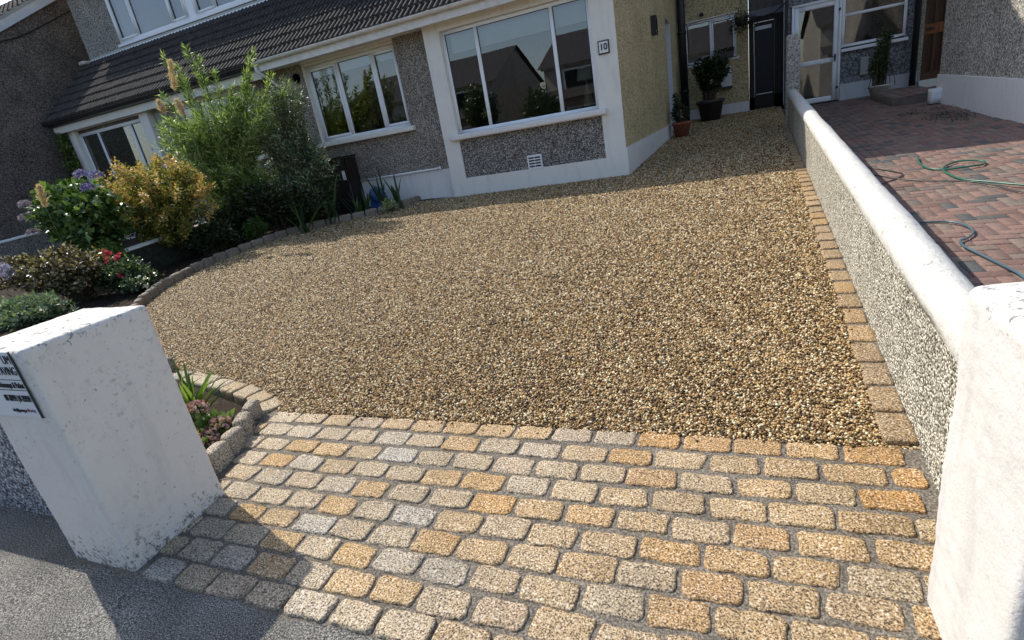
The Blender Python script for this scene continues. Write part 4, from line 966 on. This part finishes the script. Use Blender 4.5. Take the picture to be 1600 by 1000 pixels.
ML_goldtip = m_leaf('golden_tip_leaf', [(0, (.30, .29, .06)), (.3, (.58, .45, .14)), (.6, (.66, .43, .16)), (.85, (.60, .30, .15)), (1, (.70, .60, .30))], .45, .3)
ML_goldg = m_leaf('bush_green_leaf', [(0, (.03, .05, .01)), (.5, (.12, .17, .035)), (1, (.32, .36, .08))], .45, .3)
ML_hyd = m_leaf('hydrangea_leaf', [(0, (.025, .055, .012)), (.5, (.075, .14, .035)), (1, (.22, .33, .09))], .35, .22, .5)
ML_dark = m_leaf('purple_green_leaf', [(0, (.03, .022, .012)), (.4, (.085, .06, .03)), (.62, (.17, .15, .055)), (.82, (.42, .35, .20)), (1, (.68, .60, .44))], .35, .2, .6)
ML_rose = m_leaf('rose_leaf', [(0, (.014, .035, .012)), (.6, (.05, .095, .03)), (1, (.26, .33, .15))], .3, .2, .7)
ML_silver = m_leaf('silver_leaf', [(0, (.05, .09, .045)), (.5, (.15, .22, .12)), (1, (.36, .43, .28))], .5, .25)
ML_deep = m_leaf('deep_shade_leaf', [(0, (.007, .014, .006)), (.6, (.022, .04, .014)), (1, (.075, .11, .04))], .4, .12)  # leaf colours darkened to carry the shade these plants stand in
ML_strap = m_leaf('strap_leaf', [(0, (.012, .03, .01)), (.6, (.035, .075, .022)), (1, (.12, .18, .06))], .4, .25)
ML_lime = m_leaf('lime_leaf', [(0, (.04, .09, .012)), (.5, (.10, .19, .03)), (1, (.26, .34, .08))], .4, .35)
ML_variegated = m_leaf('variegated_leaf', [(0, (.10, .15, .04)), (.4, (.28, .34, .14)), (.8, (.52, .54, .32)), (1, (.62, .62, .46))], .4, .3)
def m_petal(name, a, b): return m_leaf(name, [(0, a), (1, b)], .7, .3, .1)
MP_blue = m_petal('blue_petal', (.14, .12, .36), (.40, .36, .62)); MP_lilac = m_petal('lilac_petal', (.22, .21, .46), (.46, .44, .66)); MP_red = m_petal('red_petal', (.34, .015, .05), (.55, .08, .14))
MP_pink = m_petal('pink_petal', (.32, .14, .16), (.62, .44, .42)); MP_cream = m_petal('cream_plume', (.58, .44, .27), (.76, .62, .44)); MP_white = m_petal('white_petal', (.5, .5, .45), (.7, .7, .66)); MP_dust = m_petal('dusty_petal', (.24, .19, .30), (.46, .38, .50))
def mophead(c, r, rg, parent, mat, n=140, flat=.8):
    v = rg.normal(0, 1, (n, 3)); v /= np.linalg.norm(v, axis=1, keepdims=True); v[:, 2] = np.abs(v[:, 2])*1.0-.25
    P = np.array(c)+v*r*np.array([1, 1, flat]); T = np.cross(v, rg.normal(0, 1, (n, 3)))
    V, F = leafmesh(P, T+v*.3, r*.42, r*.36, rg, .0, .1, .1); return mesh('flower_head', V, F, mat, parent)
def spray(P, rg, parent, mat, r, per=10, name='flower'):
    for p in P: spray1([p], rg, parent, mat, r, per, name)
def spray1(P, rg, parent, mat, r, per, name):
    P = np.repeat(np.array(P), per, 0)+rg.normal(0, r*.22, (len(P)*per, 3)); D = rg.normal(0, 1, P.shape)+np.array([0, 0, .4])
    V, F = leafmesh(P, D, r, r*.7, rg, .4); return mesh(name, V, F, mat, parent)

# tall willow-leaved shrub, spiky leading shoots
yb = 7.55
tw, ps, rg = shrub('tall_shrub', 'tall airy shrub with narrow bright green leaves and upright shoots', 'shrub', (-8.75, 7.6, gr(7.6)),
    [((-8.6, 7.45, 2.15), (.75, .5, .75), 5), ((-7.9, 7.5, 2.3), (.55, .45, .6), 4), ((-8.9, 7.4, 1.5), (.6, .45, .55), 3), ((-8.1, 7.4, 1.3), (.6, .45, .5), 3), ((-7.45, 7.5, 2.35), (.45, .4, .55), 3), ((-9.2, 7.3, 2.3), (.45, .4, .5), 2)], 190, 135, .115, .019, ML_willow, 101, .05, .35, .35, 1.0, .9, .15, .009, .25)
sh = [(-8.52, 7.5, 3.72), (-9.1, 7.5, 3.68), (-8.72, 7.4, 3.45), (-7.15, 7.55, 3.38), (-7.45, 7.5, 3.05), (-9.35, 7.4, 3.1), (-8.05, 7.5, 3.2), (-8.3, 7.45, 3.5), (-7.8, 7.5, 2.95), (-9.5, 7.4, 2.7), (-6.95, 7.6, 3.0), (-9.75, 7.4, 2.45), (-8.9, 7.5, 3.3), (-7.3, 7.55, 3.2), (-6.75, 7.65, 2.8)]
p2 = stems(rg, (-8.6, 7.6, gr(7.6)), sh, .1, 14, .1); P, D = along(rg, p2, 170, .5, .03, .9, .2, .8); n = len(P)
V, F = leafmesh(P, D, .12*rg.uniform(.6, 1.2, n), .020*rg.uniform(.7, 1.2, n), rg, .3, .18, .3); mesh('leading_shoots', V, F, ML_willow, tw)
stem_mesh(p2, .011, .003).build('stem', M_gstem, tw, True)

shrub('feathery_shrub', 'dense grey-green feathery shrub against the kitchen wall by the downpipe', 'shrub', (-7.35, 7.9, gr(7.9)),
    [((-6.95, 7.8, 2.55), (.36, .35, .42), 3), ((-7.25, 7.8, 1.8), (.68, .4, .6), 6), ((-7.45, 7.8, 1.15), (.85, .4, .5), 5), ((-6.85, 7.95, 1.35), (.42, .3, .55), 3)], 250, 140, .080, .017, ML_grey, 102, .06, .25, .35, 1., .5, .25, .008, .2)
gb, ps, rg = shrub('golden_bush', 'loose golden orange bush in front of the tall shrub', 'shrub', (-9.1, 6.45, gr(6.45)),
    [((-9.0, 6.3, 1.30), (1.15, .6, .66), 7), ((-8.30, 6.35, 1.20), (.62, .5, .60), 3), ((-9.95, 6.1, 1.25), (.75, .45, .42), 3), ((-8.75, 6.3, 1.68), (.8, .4, .32), 2), ((-8.75, 6.1, .80), (.85, .35, .45), 4)], 250, 60, .046, .026, ML_gold, 103, .07, .62, .5, 1., .5, .3, .007, .1, None, .45)
rg = np.random.default_rng(1033); T = np.concatenate([ellipse_tips(rg, 70, (-9.0, 6.25, 1.28), (1.55, .7, .88), -.4, .8), ellipse_tips(rg, 40, (-9.95, 6.1, 1.3), (1.0, .5, .5), -.3, .8)])
T = T[(T[:, 2] > 1.0) | (np.arange(len(T)) % 4 == 0)]; p3 = stems(rg, (-9.1, 6.45, gr(6.45)), T, .15, 12); P, D = along(rg, p3, 75, .72, .055, .9, .15, .6); n = len(P); V, F = leafmesh(P, D, .05*rg.uniform(.6, 1.2, n), .026, rg, .6); mesh('tip_foliage', V, F, ML_goldtip, gb)
P, D = along(rg, ps+p3, 55, .25, .10, 1, .3, .3); n = len(P); V, F = leafmesh(P, D, .05*rg.uniform(.6, 1.2, n), .028, rg, .4); mesh('inner_foliage', V, F, ML_goldg, gb)
hy, ps, rg = shrub('hydrangea', 'big green hydrangea with purple blue mophead flowers by the gable', 'shrub', (-9.85, 5.6, gr(5.6)),
    [((-9.80, 5.45, 1.25), (.78, .5, .74), 5), ((-9.15, 5.4, 1.25), (.55, .4, .6), 3)], 190, 40, .125, .080, ML_hyd, 104, .09, .35, .55, 1., .3, .2, .010, .2, None, .6)
for c in [(-8.83, 5.25, 1.72), (-8.62, 5.3, 1.87), (-8.95, 5.3, 1.93), (-10.45, 5.2, 1.66), (-10.40, 5.1, 1.46), (-10.38, 5.1, 1.22)]: mophead(c, .085, rg, hy, MP_blue if c[0] > -9.4 else MP_dust)
db, ps, rg = shrub('bronze_shrub', 'bronze and cream tipped shrub beside the left pillar with lilac flowers', 'shrub', (-8.7, 4.5, gr(4.5)),
    [((-8.65, 4.4, .62), (.78, .45, .42), 5), ((-9.5, 4.3, .65), (.45, .4, .35), 2)], 170, 80, .058, .04, ML_dark, 105, .06, .4, .45, 1., .3, .35, .006, .1, None, .65)
lil = [(-9.25+rg.normal(0, .07), 4.0+rg.normal(0, .05), .83+rg.normal(0, .06)) for _ in range(14)]+[(-9.3+rg.normal(0, .12), 3.75, .50+rg.normal(0, .07)) for _ in range(14)]
spray(lil, rg, db, MP_lilac, .045, 9)
rs, ps, rg = shrub('rose_bush', 'low glossy rose bush with small red flowers behind the pillar', 'rose', (-8.0, 4.8, gr(4.8)),
    [((-8.05, 4.7, .46), (.6, .35, .32), 4), ((-7.45, 4.65, .36), (.28, .3, .16), 1)], 100, 70, .045, .030, ML_rose, 106, .06, .35, .55, 1., .3, .3, .006, .1, None, .6)
spray([(-7.85+rg.normal(0, .15), 4.6, .76+rg.normal(0, .05)) for _ in range(8)]+[(-7.75, 4.55, .52)], rg, rs, MP_red, .05, 8)
spray([(-7.35+rg.normal(0, .08), 4.5, .42+rg.normal(0, .06)) for _ in range(10)], rg, rs, MP_white, .03, 6)
shrub('silver_plant', 'silvery green leafy plant at the left frame edge behind the pillar', 'plant', (-8.3, 3.75, gr(3.75)),
    [((-8.3, 3.65, .32), (.75, .4, .26), 4), ((-9.3, 3.5, .3), (.5, .4, .25), 2)], 90, 45, .07, .035, ML_silver, 107, .06, .3, .5, 1., .3, .4, .005, .1)
shrub('low_shrub', 'small yellow-orange leaved shrub at the near end of the low garden wall', 'shrub', (-8.35, 4.95, gr(4.95)), [((-8.55, 4.85, .72), (.16, .16, .16), 1)], 20, 40, .045, .03, ML_gold, 131, .04, .4, .5)
shrub('green_shrub', 'small bright green shrub between the hydrangea and the golden bush', 'shrub', (-8.55, 5.3, gr(5.3)), [((-9.25, 5.35, .72), (.16, .15, .30), 1)], 30, 40, .06, .035, ML_lime, 132, .04, .3, .5)
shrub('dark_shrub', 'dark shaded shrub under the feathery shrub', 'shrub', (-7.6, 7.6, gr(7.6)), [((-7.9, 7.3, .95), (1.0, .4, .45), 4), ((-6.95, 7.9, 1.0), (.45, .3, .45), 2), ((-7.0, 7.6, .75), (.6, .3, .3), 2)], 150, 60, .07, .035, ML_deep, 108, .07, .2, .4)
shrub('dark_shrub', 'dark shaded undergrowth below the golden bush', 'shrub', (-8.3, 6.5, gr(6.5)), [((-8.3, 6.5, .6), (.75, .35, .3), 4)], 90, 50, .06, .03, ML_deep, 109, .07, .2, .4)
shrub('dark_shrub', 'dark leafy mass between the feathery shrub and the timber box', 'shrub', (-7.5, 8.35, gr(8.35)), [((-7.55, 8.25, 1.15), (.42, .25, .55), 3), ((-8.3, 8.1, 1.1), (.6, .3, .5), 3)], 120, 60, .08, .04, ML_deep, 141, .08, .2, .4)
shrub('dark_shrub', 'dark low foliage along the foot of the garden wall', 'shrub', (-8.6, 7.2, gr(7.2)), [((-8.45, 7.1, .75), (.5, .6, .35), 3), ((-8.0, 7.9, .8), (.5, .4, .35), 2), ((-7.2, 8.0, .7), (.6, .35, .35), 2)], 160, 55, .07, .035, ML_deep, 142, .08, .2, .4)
shrub('tufted_plant', 'low mid-green tuft at the edge of the dark bed', 'plant', (-7.75, 6.95, gr(6.95)), [((-7.7, 6.95, .58), (.30, .22, .22), 1)], 50, 40, .06, .02, m_leaf('tuft_leaf', [(0, (.02, .05, .01)), (1, (.09, .17, .035))]), 110, .04, .2, .4)
shrub('ivy', 'dark ivy climbing the left corner of the far bay window', 'climber', (-15.25, 8.85, gr(8.85)), [((-15.12, 8.9, 3.0), (.20, .1, .28), 2), ((-15.1, 8.9, 2.4), (.22, .1, .4), 2), ((-15.2, 8.9, 1.7), (.3, .15, .5), 2)], 60, 70, .07, .06, m_leaf('ivy_leaf', [(0, (.03, .05, .015)), (.6, (.08, .13, .03)), (1, (.30, .36, .10))]), 111, .07, .2, .3)

def blades(name, label, cat, base, tips, w_, mat, seed, n=9, group=None, parent=None):
    rg = np.random.default_rng(seed); t = parent or thing(name, label, cat, base, group); Vs, Fs = [], []; c0 = 0
    for tp in tips:
        b = np.array(base)+rg.normal(0, .03, 3)*np.array([1, 1, 0]); tp = np.array(tp, float); d = tp-b
        side = np.cross(d, [0, 0, 1.])+rg.normal(0, .15, 3); side /= np.linalg.norm(side)
        mid = b+d*.5+np.array([0, 0, np.linalg.norm(d)*.16])
        for i in range(n):
            s_ = i/(n-1); p = (1-s_)**2*b+2*s_*(1-s_)*mid+s_**2*tp; ww = w_*(math.sin(math.pi*min(.98, .25+s_*.75)))**.7/2
            Vs += [p-side*ww, p+np.array([0, 0, -ww*.3]), p+side*ww]
        for i in range(n-1):
            a = c0+3*i; Fs += [(a, a+1, a+4, a+3), (a+1, a+2, a+5, a+4)]
        c0 += 3*n
    mesh('leaf_blades', np.array(Vs), np.array(Fs), mat, t, True); return t
def fan(rg, base, n, h, sp, lo=.6): return [(base[0]+rg.normal(0, sp), base[1]+rg.normal(0, sp*.6), base[2]+h*rg.uniform(lo, 1)) for _ in range(n)]
r1 = np.random.default_rng(77)
for b_, n_, h_, s_, lb in [((-6.80, 7.9, gr(7.9)), 16, .95, .26, 'tall dark strap-leaved plant in front of the wooden bin'), ((-6.98, 7.3, gr(7.3)), 14, .62, .24, 'short strap-leaved plant at the front of the dark bed'),
                           ((-6.08, 8.55, gr(8.55)), 10, .82, .10, 'upright sword-leaved plant beside the blue bag'), ((-5.78, 8.62, gr(8.6)), 10, .68, .22, 'spreading sword-leaved plant nearest the bay window'), ((-6.42, 8.45, gr(8.45)), 9, .5, .16, 'small sword-leaved plant left of the blue bag'), ((-7.35, 7.95, gr(7.95)), 20, .85, .34, 'dark strap-leaved clump at the left side of the wooden bin'), ((-6.45, 8.25, gr(8.25)), 12, .5, .2, 'low strap-leaved plant in front of the blue bag')]:
    blades('strap_leaf_plant', lb, 'plant', b_, fan(r1, b_, n_, h_, s_), .05, ML_strap, int(h_*1000), 9, 'strap-leaved plants in the dark bed')
shrub('variegated_plant', 'small pale variegated plant at the end of the kerb', 'plant', (-5.88, 8.35, gr(8.35)), [((-5.85, 8.4, gr(8.4)+.14), (.18, .12, .13), 1)], 24, 22, .07, .018, ML_variegated, 120, .02, .3, .4)
# plumes
def plume(label, c, d, L_, seed, mat=MP_cream, base=None):
    rg = np.random.default_rng(seed); t = thing('grass_plume', label, 'plume', base or (c[0], c[1], gr(c[1])), 'cream grass plumes'); d = np.array(d, float); d /= np.linalg.norm(d)
    n = 420; s_ = rg.uniform(0, 1, n); P = np.array(c)+d*L_*(s_[:, None]-.5)+rg.normal(0, 1, (n, 3))*(.022*np.sin(math.pi*(.1+.85*s_)))[:, None]
    V, F = leafmesh(P, d*1.0+rg.normal(0, .45, (n, 3)), .07, .010, rg, .2); mesh('plume_head', V, F, mat, t)
    b0 = np.array(t.location); e = np.array(c)-d*L_*.5
    MB().tube([tuple(b0), tuple((b0+e)/2+np.array([.03, 0, .1])), tuple(e)], [.006, .005, .004], 5).build('stem', M_gstem, t, True)
plume('tall golden plume standing above the roof edge', (-8.1, 6.7, 3.14), (.25, 0, 1), .42, 1, base=(-8.5, 7.0, gr(7)))
plume('short cream plume nearer the gable', (-8.45, 6.6, 2.74), (-.15, 0, .8), .17, 2, base=(-8.6, 7.0, gr(7)))
plume('short cream plume nearer the tall shrub', (-8.05, 6.6, 2.66), (-.2, 0, 1), .24, 3, base=(-8.4, 7.0, gr(7)))
plume('drooping straw coloured plume over the hydrangea', (-9.45, 4.95, 1.70), (.25, 0, 1), .30, 4, base=(-9.6, 5.0, gr(5)))

# small bed behind the pillar
rb = np.random.default_rng(55)
b_ = (-3.28, 1.98, gr(2))
blades('strap_leaf_plant', 'bright green strap-leaved plant in the small bed behind the pillar', 'plant', b_, fan(rb, b_, 60, .46, .16, .25), .024, ML_lime, 56)
hp, ps, rg = shrub('small_hydrangea', 'small hydrangea with faded pink flower heads beside the pillar', 'plant', (-2.93, 1.72, gr(1.7)), [((-2.95, 1.80, .14), (.17, .14, .09), 1)], 16, 8, .075, .05, ML_hyd, 57, .03, .4, .5)
for c in [(-3.0, 1.85, .25), (-2.83, 1.84, .16), (-2.93, 1.78, .14), (-2.84, 1.74, .12)]: mophead(c, .062, rg, hp, MP_pink, 110)
V, F = leafmesh(np.array([(-3.0, 1.80, .18), (-2.92, 1.76, .18)]), np.array([(1, -.2, -.1), (.6, -.6, -.3)]), .10, .055, rg, .6); mesh('autumn_leaf', V, F, m_leaf('autumn_leaf', [(0, (.38, .13, .03)), (1, (.42, .40, .06))]), hp)
# crumbly stones in the small bed
m = Multi()
for i in range(420):
    V, F = rough_box((.022, .018, .014), .006, (2, 2, 2), .003, 40, i); m.add(place(V*rb.uniform(.5, 1.4), (rb.uniform(-3.25, -2.72), rb.uniform(1.5, 2.05), gr(1.8)+.045), rb.uniform(0, 6)), F)
struct(m.build('soil_crumbs', m_plain('soil_crumb', (.10, .09, .08), .9, .2, .5, 60), None, False), 'loose crumbs of soil and grit in the small bed', 'stuff')

# bin, bag
bn = thing('timber_bin', 'dark brown boarded timber box against the kitchen wall', 'bin', (-7.35, 8.9, gr(8.9)))
b = MB(); z0 = gr(8.8)
for i in range(9): bevel_box(b, -7.86+i*.104, -7.762+i*.104, 8.76, 8.785, z0-.02, 1.50, .004)
for i in range(3): bevel_box(b, -6.915, -6.89, 8.79+i*.11, 8.895+i*.11, z0-.02, 1.50, .004)
b.build('board_panel', M_darkwood, bn); b = MB(); bevel_box(b, -7.9, -6.86, 8.73, 9.12, 1.505, 1.54, .006); b.build('lid', M_darkwood, bn)
MB().box(-7.02, -6.95, 8.752, 8.758, 1.10, 1.27).build('paper_label', M_upvc, bn)
bg_ = thing('plastic_bag', 'crumpled blue plastic bag on the soil by the white plinth', 'bag', (-6.36, 8.75, gr(8.75)))
V, F = rough_box((.30, .20, .46), .09, (14, 12, 16), .07, 7, 6, 0, True, .02, 30); h = V[:, 2] > .1; V[h, 0] *= .7; mesh('sack', place(V, (-6.36, 8.78, gr(8.75)+.22)), F, M_bag, bg_, True)

# pots in the passage
def pot(parent, c, r, h, mat, n=24):
    b = MB(); b.lathe((c[0], c[1], c[2]), [(0, 0), (r*.68, 0), (r*.92, h*.82), (r*1.02, h*.84), (r*1.04, h), (r*.94, h), (r*.9, h*.88), (0, h*.86)], n); return b.build('pot', mat, parent, True)
def potted(name, label, c, r, h, matp, blobs, nst, per, L_, W_, ml, seed, **k):
    t, ps, rg = shrub(name, label, 'potted plant', (c[0], c[1], c[2]+h*.8), blobs, nst, per, L_, W_, ml, seed, **k)
    t.location.z = c[2]
    for ch in t.children: ch.location.z += h*.8
    pot(t, c, r, h, matp); return t, ps, rg
z = gr(13)
t, ps, rg = potted('potted_plant', 'terracotta pot with a dark plant and white flowers against the yellow flank', (-1.0, 12.95, z), .20, .32, M_terra, [((-1.03, 12.95, z+.50), (.22, .2, .2), 1), ((-1.08, 12.95, z+.85), (.06, .06, .1), .15)], 40, 40, .05, .035, ML_deep, 201)
spray([(-1.0+rg.normal(0, .06), 12.75, z+.43+rg.normal(0, .05)) for _ in range(7)], rg, t, MP_white, .025, 4)
z = gr(15.5)
t, ps, rg = potted('potted_shrub', 'large dark pot with a big spreading shrub under the rear window', (-.46, 15.35, z), .33, .50, M_darkpot, [((-.42, 15.35, 1.95), (.52, .4, .42), 1)], 80, 60, .085, .05, ML_deep, 202, rad=.07)
spray([(-.40, 14.98, 1.75)], rg, t, MP_white, .05, 6)
z = gr(15)
potted('potted_conifer', 'round white pot with a bushy climbing shrub below the right window', (3.04, 14.75, z), .22, .24, M_whitepot, [((3.0, 14.75, 1.35), (.22, .2, .45), 3), ((3.08, 14.75, 1.9), (.15, .12, .32), 1.5)], 70, 70, .05, .028, m_leaf('conifer_leaf', [(0, (.02, .03, .012)), (.6, (.06, .08, .03)), (1, (.22, .24, .12))]), 203, rad=.05)
o = MB().box(2.80, 2.95, 15.52, 15.57, 1.30, 1.68).build('meter_cover', m_plain('meter_cover', (.36, .35, .32), .7, .2)); tag(o, 'small pale cover on the wall behind the white pot', 'cover')
# window box, hanging basket
wbx = thing('window_box', 'planter box of white flowers on the rear window sill', 'window box', (-.1, 16.2, 2.27))
MB().box(-.36, .12, 16.12, 16.25, 2.27, 2.40).build('trough', M_darkpot, wbx); rg = np.random.default_rng(8)
P = rg.uniform((-.36, 16.12, 2.40), (.12, 16.22, 2.50), (160, 3)); V, F = leafmesh(P, rg.normal(0, 1, P.shape), .05, .03, rg); mesh('foliage', V, F, ML_deep, wbx); spray(P[:14], rg, wbx, MP_white, .03, 4)
hb = thing('hanging_basket', 'dark hanging basket plant on a bracket at the corner of the rear wall', 'hanging basket', (.30, 16.0, 2.9))
b = MB(); b.tube([(.36, 16.28, 3.55), (.36, 16.0, 3.50), (.30, 15.95, 3.45)], .01, 6)
for dx, dy in ((-.13, 0), (.13, 0), (0, .13), (0, -.13)): b.tube([(.30, 15.95, 3.45), (.30+dx, 15.95+dy, 3.05)], .004, 4)
b.build('bracket', M_iron, hb); MB().lathe((.30, 15.95, 2.92), [(0, -.02), (.09, 0), (.14, .08), (.15, .13)], 16).build('basket', M_darkpot, hb, True)
P = np.array((.30, 15.95, 3.0))+rg.normal(0, 1, (500, 3))*np.array([.12, .1, .11]); V, F = leafmesh(P, rg.normal(0, 1, P.shape)-np.array([0, 0, .5]), .06, .03, rg); mesh('foliage', V, F, ML_deep, hb)
o = thing('meter_box', 'small pale meter box on a stand behind the big potted shrub', 'box', (0, 16.2, 1.6)); MB().box(-.20, .06, 16.15, 16.27, 1.58, 2.05).build('cabinet', M_vinyl, o); MB().box(-.21, .07, 16.13, 16.28, 1.53, 1.58).build('base', M_iron, o)
sb = thing('wall_bell', 'small ornament above the rear window', 'ornament', (-.84, 16.22, 3.38)); MB().lathe((-.62, 16.24, 3.36), [(0, .08), (.03, .07), (.06, 0), (.05, 0), (0, .01)], 12).build('ornament_body', M_iron, sb, True)

# ------------------------------------------------------------------ HOSES
def smooth_path(pts, k=6):
    P = [np.array(p, float) for p in pts]; out = []
    for i in range(len(P)-1):
        p0, p1, p2, p3 = P[max(i-1, 0)], P[i], P[i+1], P[min(i+2, len(P)-1)]
        for j in range(k):
            t = j/k; out.append(.5*((2*p1)+(-p0+p2)*t+(2*p0-5*p1+4*p2-p3)*t*t+(-p0+3*p1-3*p2+p3)*t**3))
    out.append(P[-1]); return out
def hose(name, label, pts, r, mat):
    pts = smooth_path(pts); b = MB(); b.tube([(p[0], p[1], gr(p[1])-.012+r+.004*math.sin(i*.3)) for i, p in enumerate(pts)], r, 8)
    o = b.build(name, mat, None, True); return tag(o, label, 'hose')
hose('garden_hose', 'bright green hose looped on the sunny block paving', [(2.03, 7.76), (1.965, 7.43), (1.97, 7.154), (2.07, 7.01), (2.2, 6.985), (2.344, 7.02), (2.42, 7.07), (2.46, 7.20), (2.335, 7.30), (2.235, 7.30), (2.12, 7.16), (2.05, 6.95), (2.043, 6.72), (2.083, 6.50), (2.195, 6.31), (2.375, 6.04), (2.8, 5.6), (3.6, 5.2)], .0095, M_hose)
hose('thin_cable', 'thin black cable running from the wall across the block paving', [(1.2, 7.45), (1.35, 7.35), (1.591, 6.88), (1.781, 6.63), (2.073, 6.39), (2.195, 6.17), (2.305, 5.85), (2.7, 5.2), (3.3, 4.8)], .006, M_hoseb)
hose('thin_cable', 'short black cable loop beside the dividing wall', [(1.2, 7.7), (1.40, 7.58), (1.533, 7.47), (1.62, 7.29), (1.70, 7.06), (1.68, 6.92), (1.572, 6.79), (1.45, 6.67), (1.2, 6.4)], .006, M_hoseb)
hose('garden_hose', 'blue-grey hose in an S bend on the near block paving', [(1.1, 5.15), (1.33, 5.167), (1.442, 5.186), (1.581, 5.156), (1.65, 5.02), (1.65, 4.84), (1.581, 4.723), (1.52, 4.66), (1.50, 4.53), (1.536, 4.37), (1.575, 4.17), (1.60, 3.9), (1.55, 3.5)], .008, M_hosec)

# weeds in the neighbour's paving
rg = np.random.default_rng(66); P = []
for c in [(3.32, 11.7), (3.15, 10.9), (3.0, 10.6), (2.87, 11.5), (3.15, 10.24), (3.3, 10.5), (3.25, 11.0)]:
    n = 60; q = rg.normal(0, 1, (n, 2))*np.array([.11, .10])+np.array(c); P.append(np.stack([q[:, 0], q[:, 1], S*(q[:, 1]-Y0)-.02+rg.uniform(0, .02, n)], 1))
P = np.concatenate(P); V, F = leafmesh(P, rg.normal(0, 1, P.shape)*np.array([1, 1, .4])+np.array([0, 0, .5]), .035, .014, rg); struct(mesh('weeds', V, F, ML_deep), 'patches of moss and weeds on the block paving', 'stuff')

# ------------------------------------------------------------------ HOUSES ACROSS THE STREET (seen only mirrored in the windows)
for x0, lb in ((-26, 'dark tiled house across the street, mirrored in the left windows'), (-10.5, 'dark tiled house across the street, mirrored in the bay window'), (6, 'house across the street beyond the right pillar')):
    t = thing('opposite_house', lb, 'house', (x0+6, -19, 0), 'houses across the street'); yw = -16.
    b = MB(); b.box(x0, x0+12, -26, yw, -.1, 4.6); b.v += [(x0, -26, 4.6), (x0, yw, 4.6), (x0, -21, 6.8), (x0+12, -26, 4.6), (x0+12, yw, 4.6), (x0+12, -21, 6.8)]; n0 = len(b.v); b.f += [(n0-6, n0-5, n0-4), (n0-3, n0-1, n0-2)]; b.build('wall', M_oppwall, t)
    b = MB(); b.box(x0-.2, x0+12.2, yw+.01, yw+.02, 4.4, 4.6); b.build('fascia', M_trim, t)
    b = MB(); b.quad((x0-.3, yw+.4, 4.5), (x0+12.3, yw+.4, 4.5), (x0+12.3, -21, 6.85), (x0-.3, -21, 6.85)); b.quad((x0-.3, -26.4, 4.5), (x0+12.3, -26.4, 4.5), (x0+12.3, -21, 6.85), (x0-.3, -21, 6.85))
    b.quad((x0, yw, 3.2), (x0+12, yw, 3.2), (x0+12, yw+1.2, 2.6), (x0, yw+1.2, 2.6)); b.build('roof', M_slateroof, t)
    MB().box(x0+5.6, x0+6.4, -21.4, -20.6, 6.4, 8.0).build('chimney', M_oppwall, t)
    for xx in (x0+1.2, x0+8.6):
        for z_ in (.9, 3.05):
            wn = MB().box(xx, xx+2.2, yw+.005, yw+.03, z_, z_+1.2).build('window', M_upvc, t); MB().box(xx+.1, xx+2.1, yw+.031, yw+.036, z_+.1, z_+1.1).build('pane', M_darkvent, wn)
for i, (x, y, z, h) in enumerate([(-9.5, -11.5, 0, 3.4), (-13.5, -12.5, 0, 4.4), (-19, -12, 0, 3.6), (-4.5, -13, 0, 3.0)]):  # trees added to break up the house reflections in the windows
    shrub('street_tree', ['small round tree across the street, mirrored low in the bay window', 'tallest leafy tree across the street', 'tree farthest left across the street', 'lowest tree across the street, nearest the driveway axis'][i], 'tree', (x, y, z), [((x, y, z+h*.62), (1.3, 1.0, h*.36), 1)], 90, 45, .20, .12, ML_rose, 300+i, rad=.25, t0=.4, stemr=.03, group='trees across the street')
print('tris', sum(len(o.data.polygons) for o in bpy.data.objects if o.type == 'MESH'))
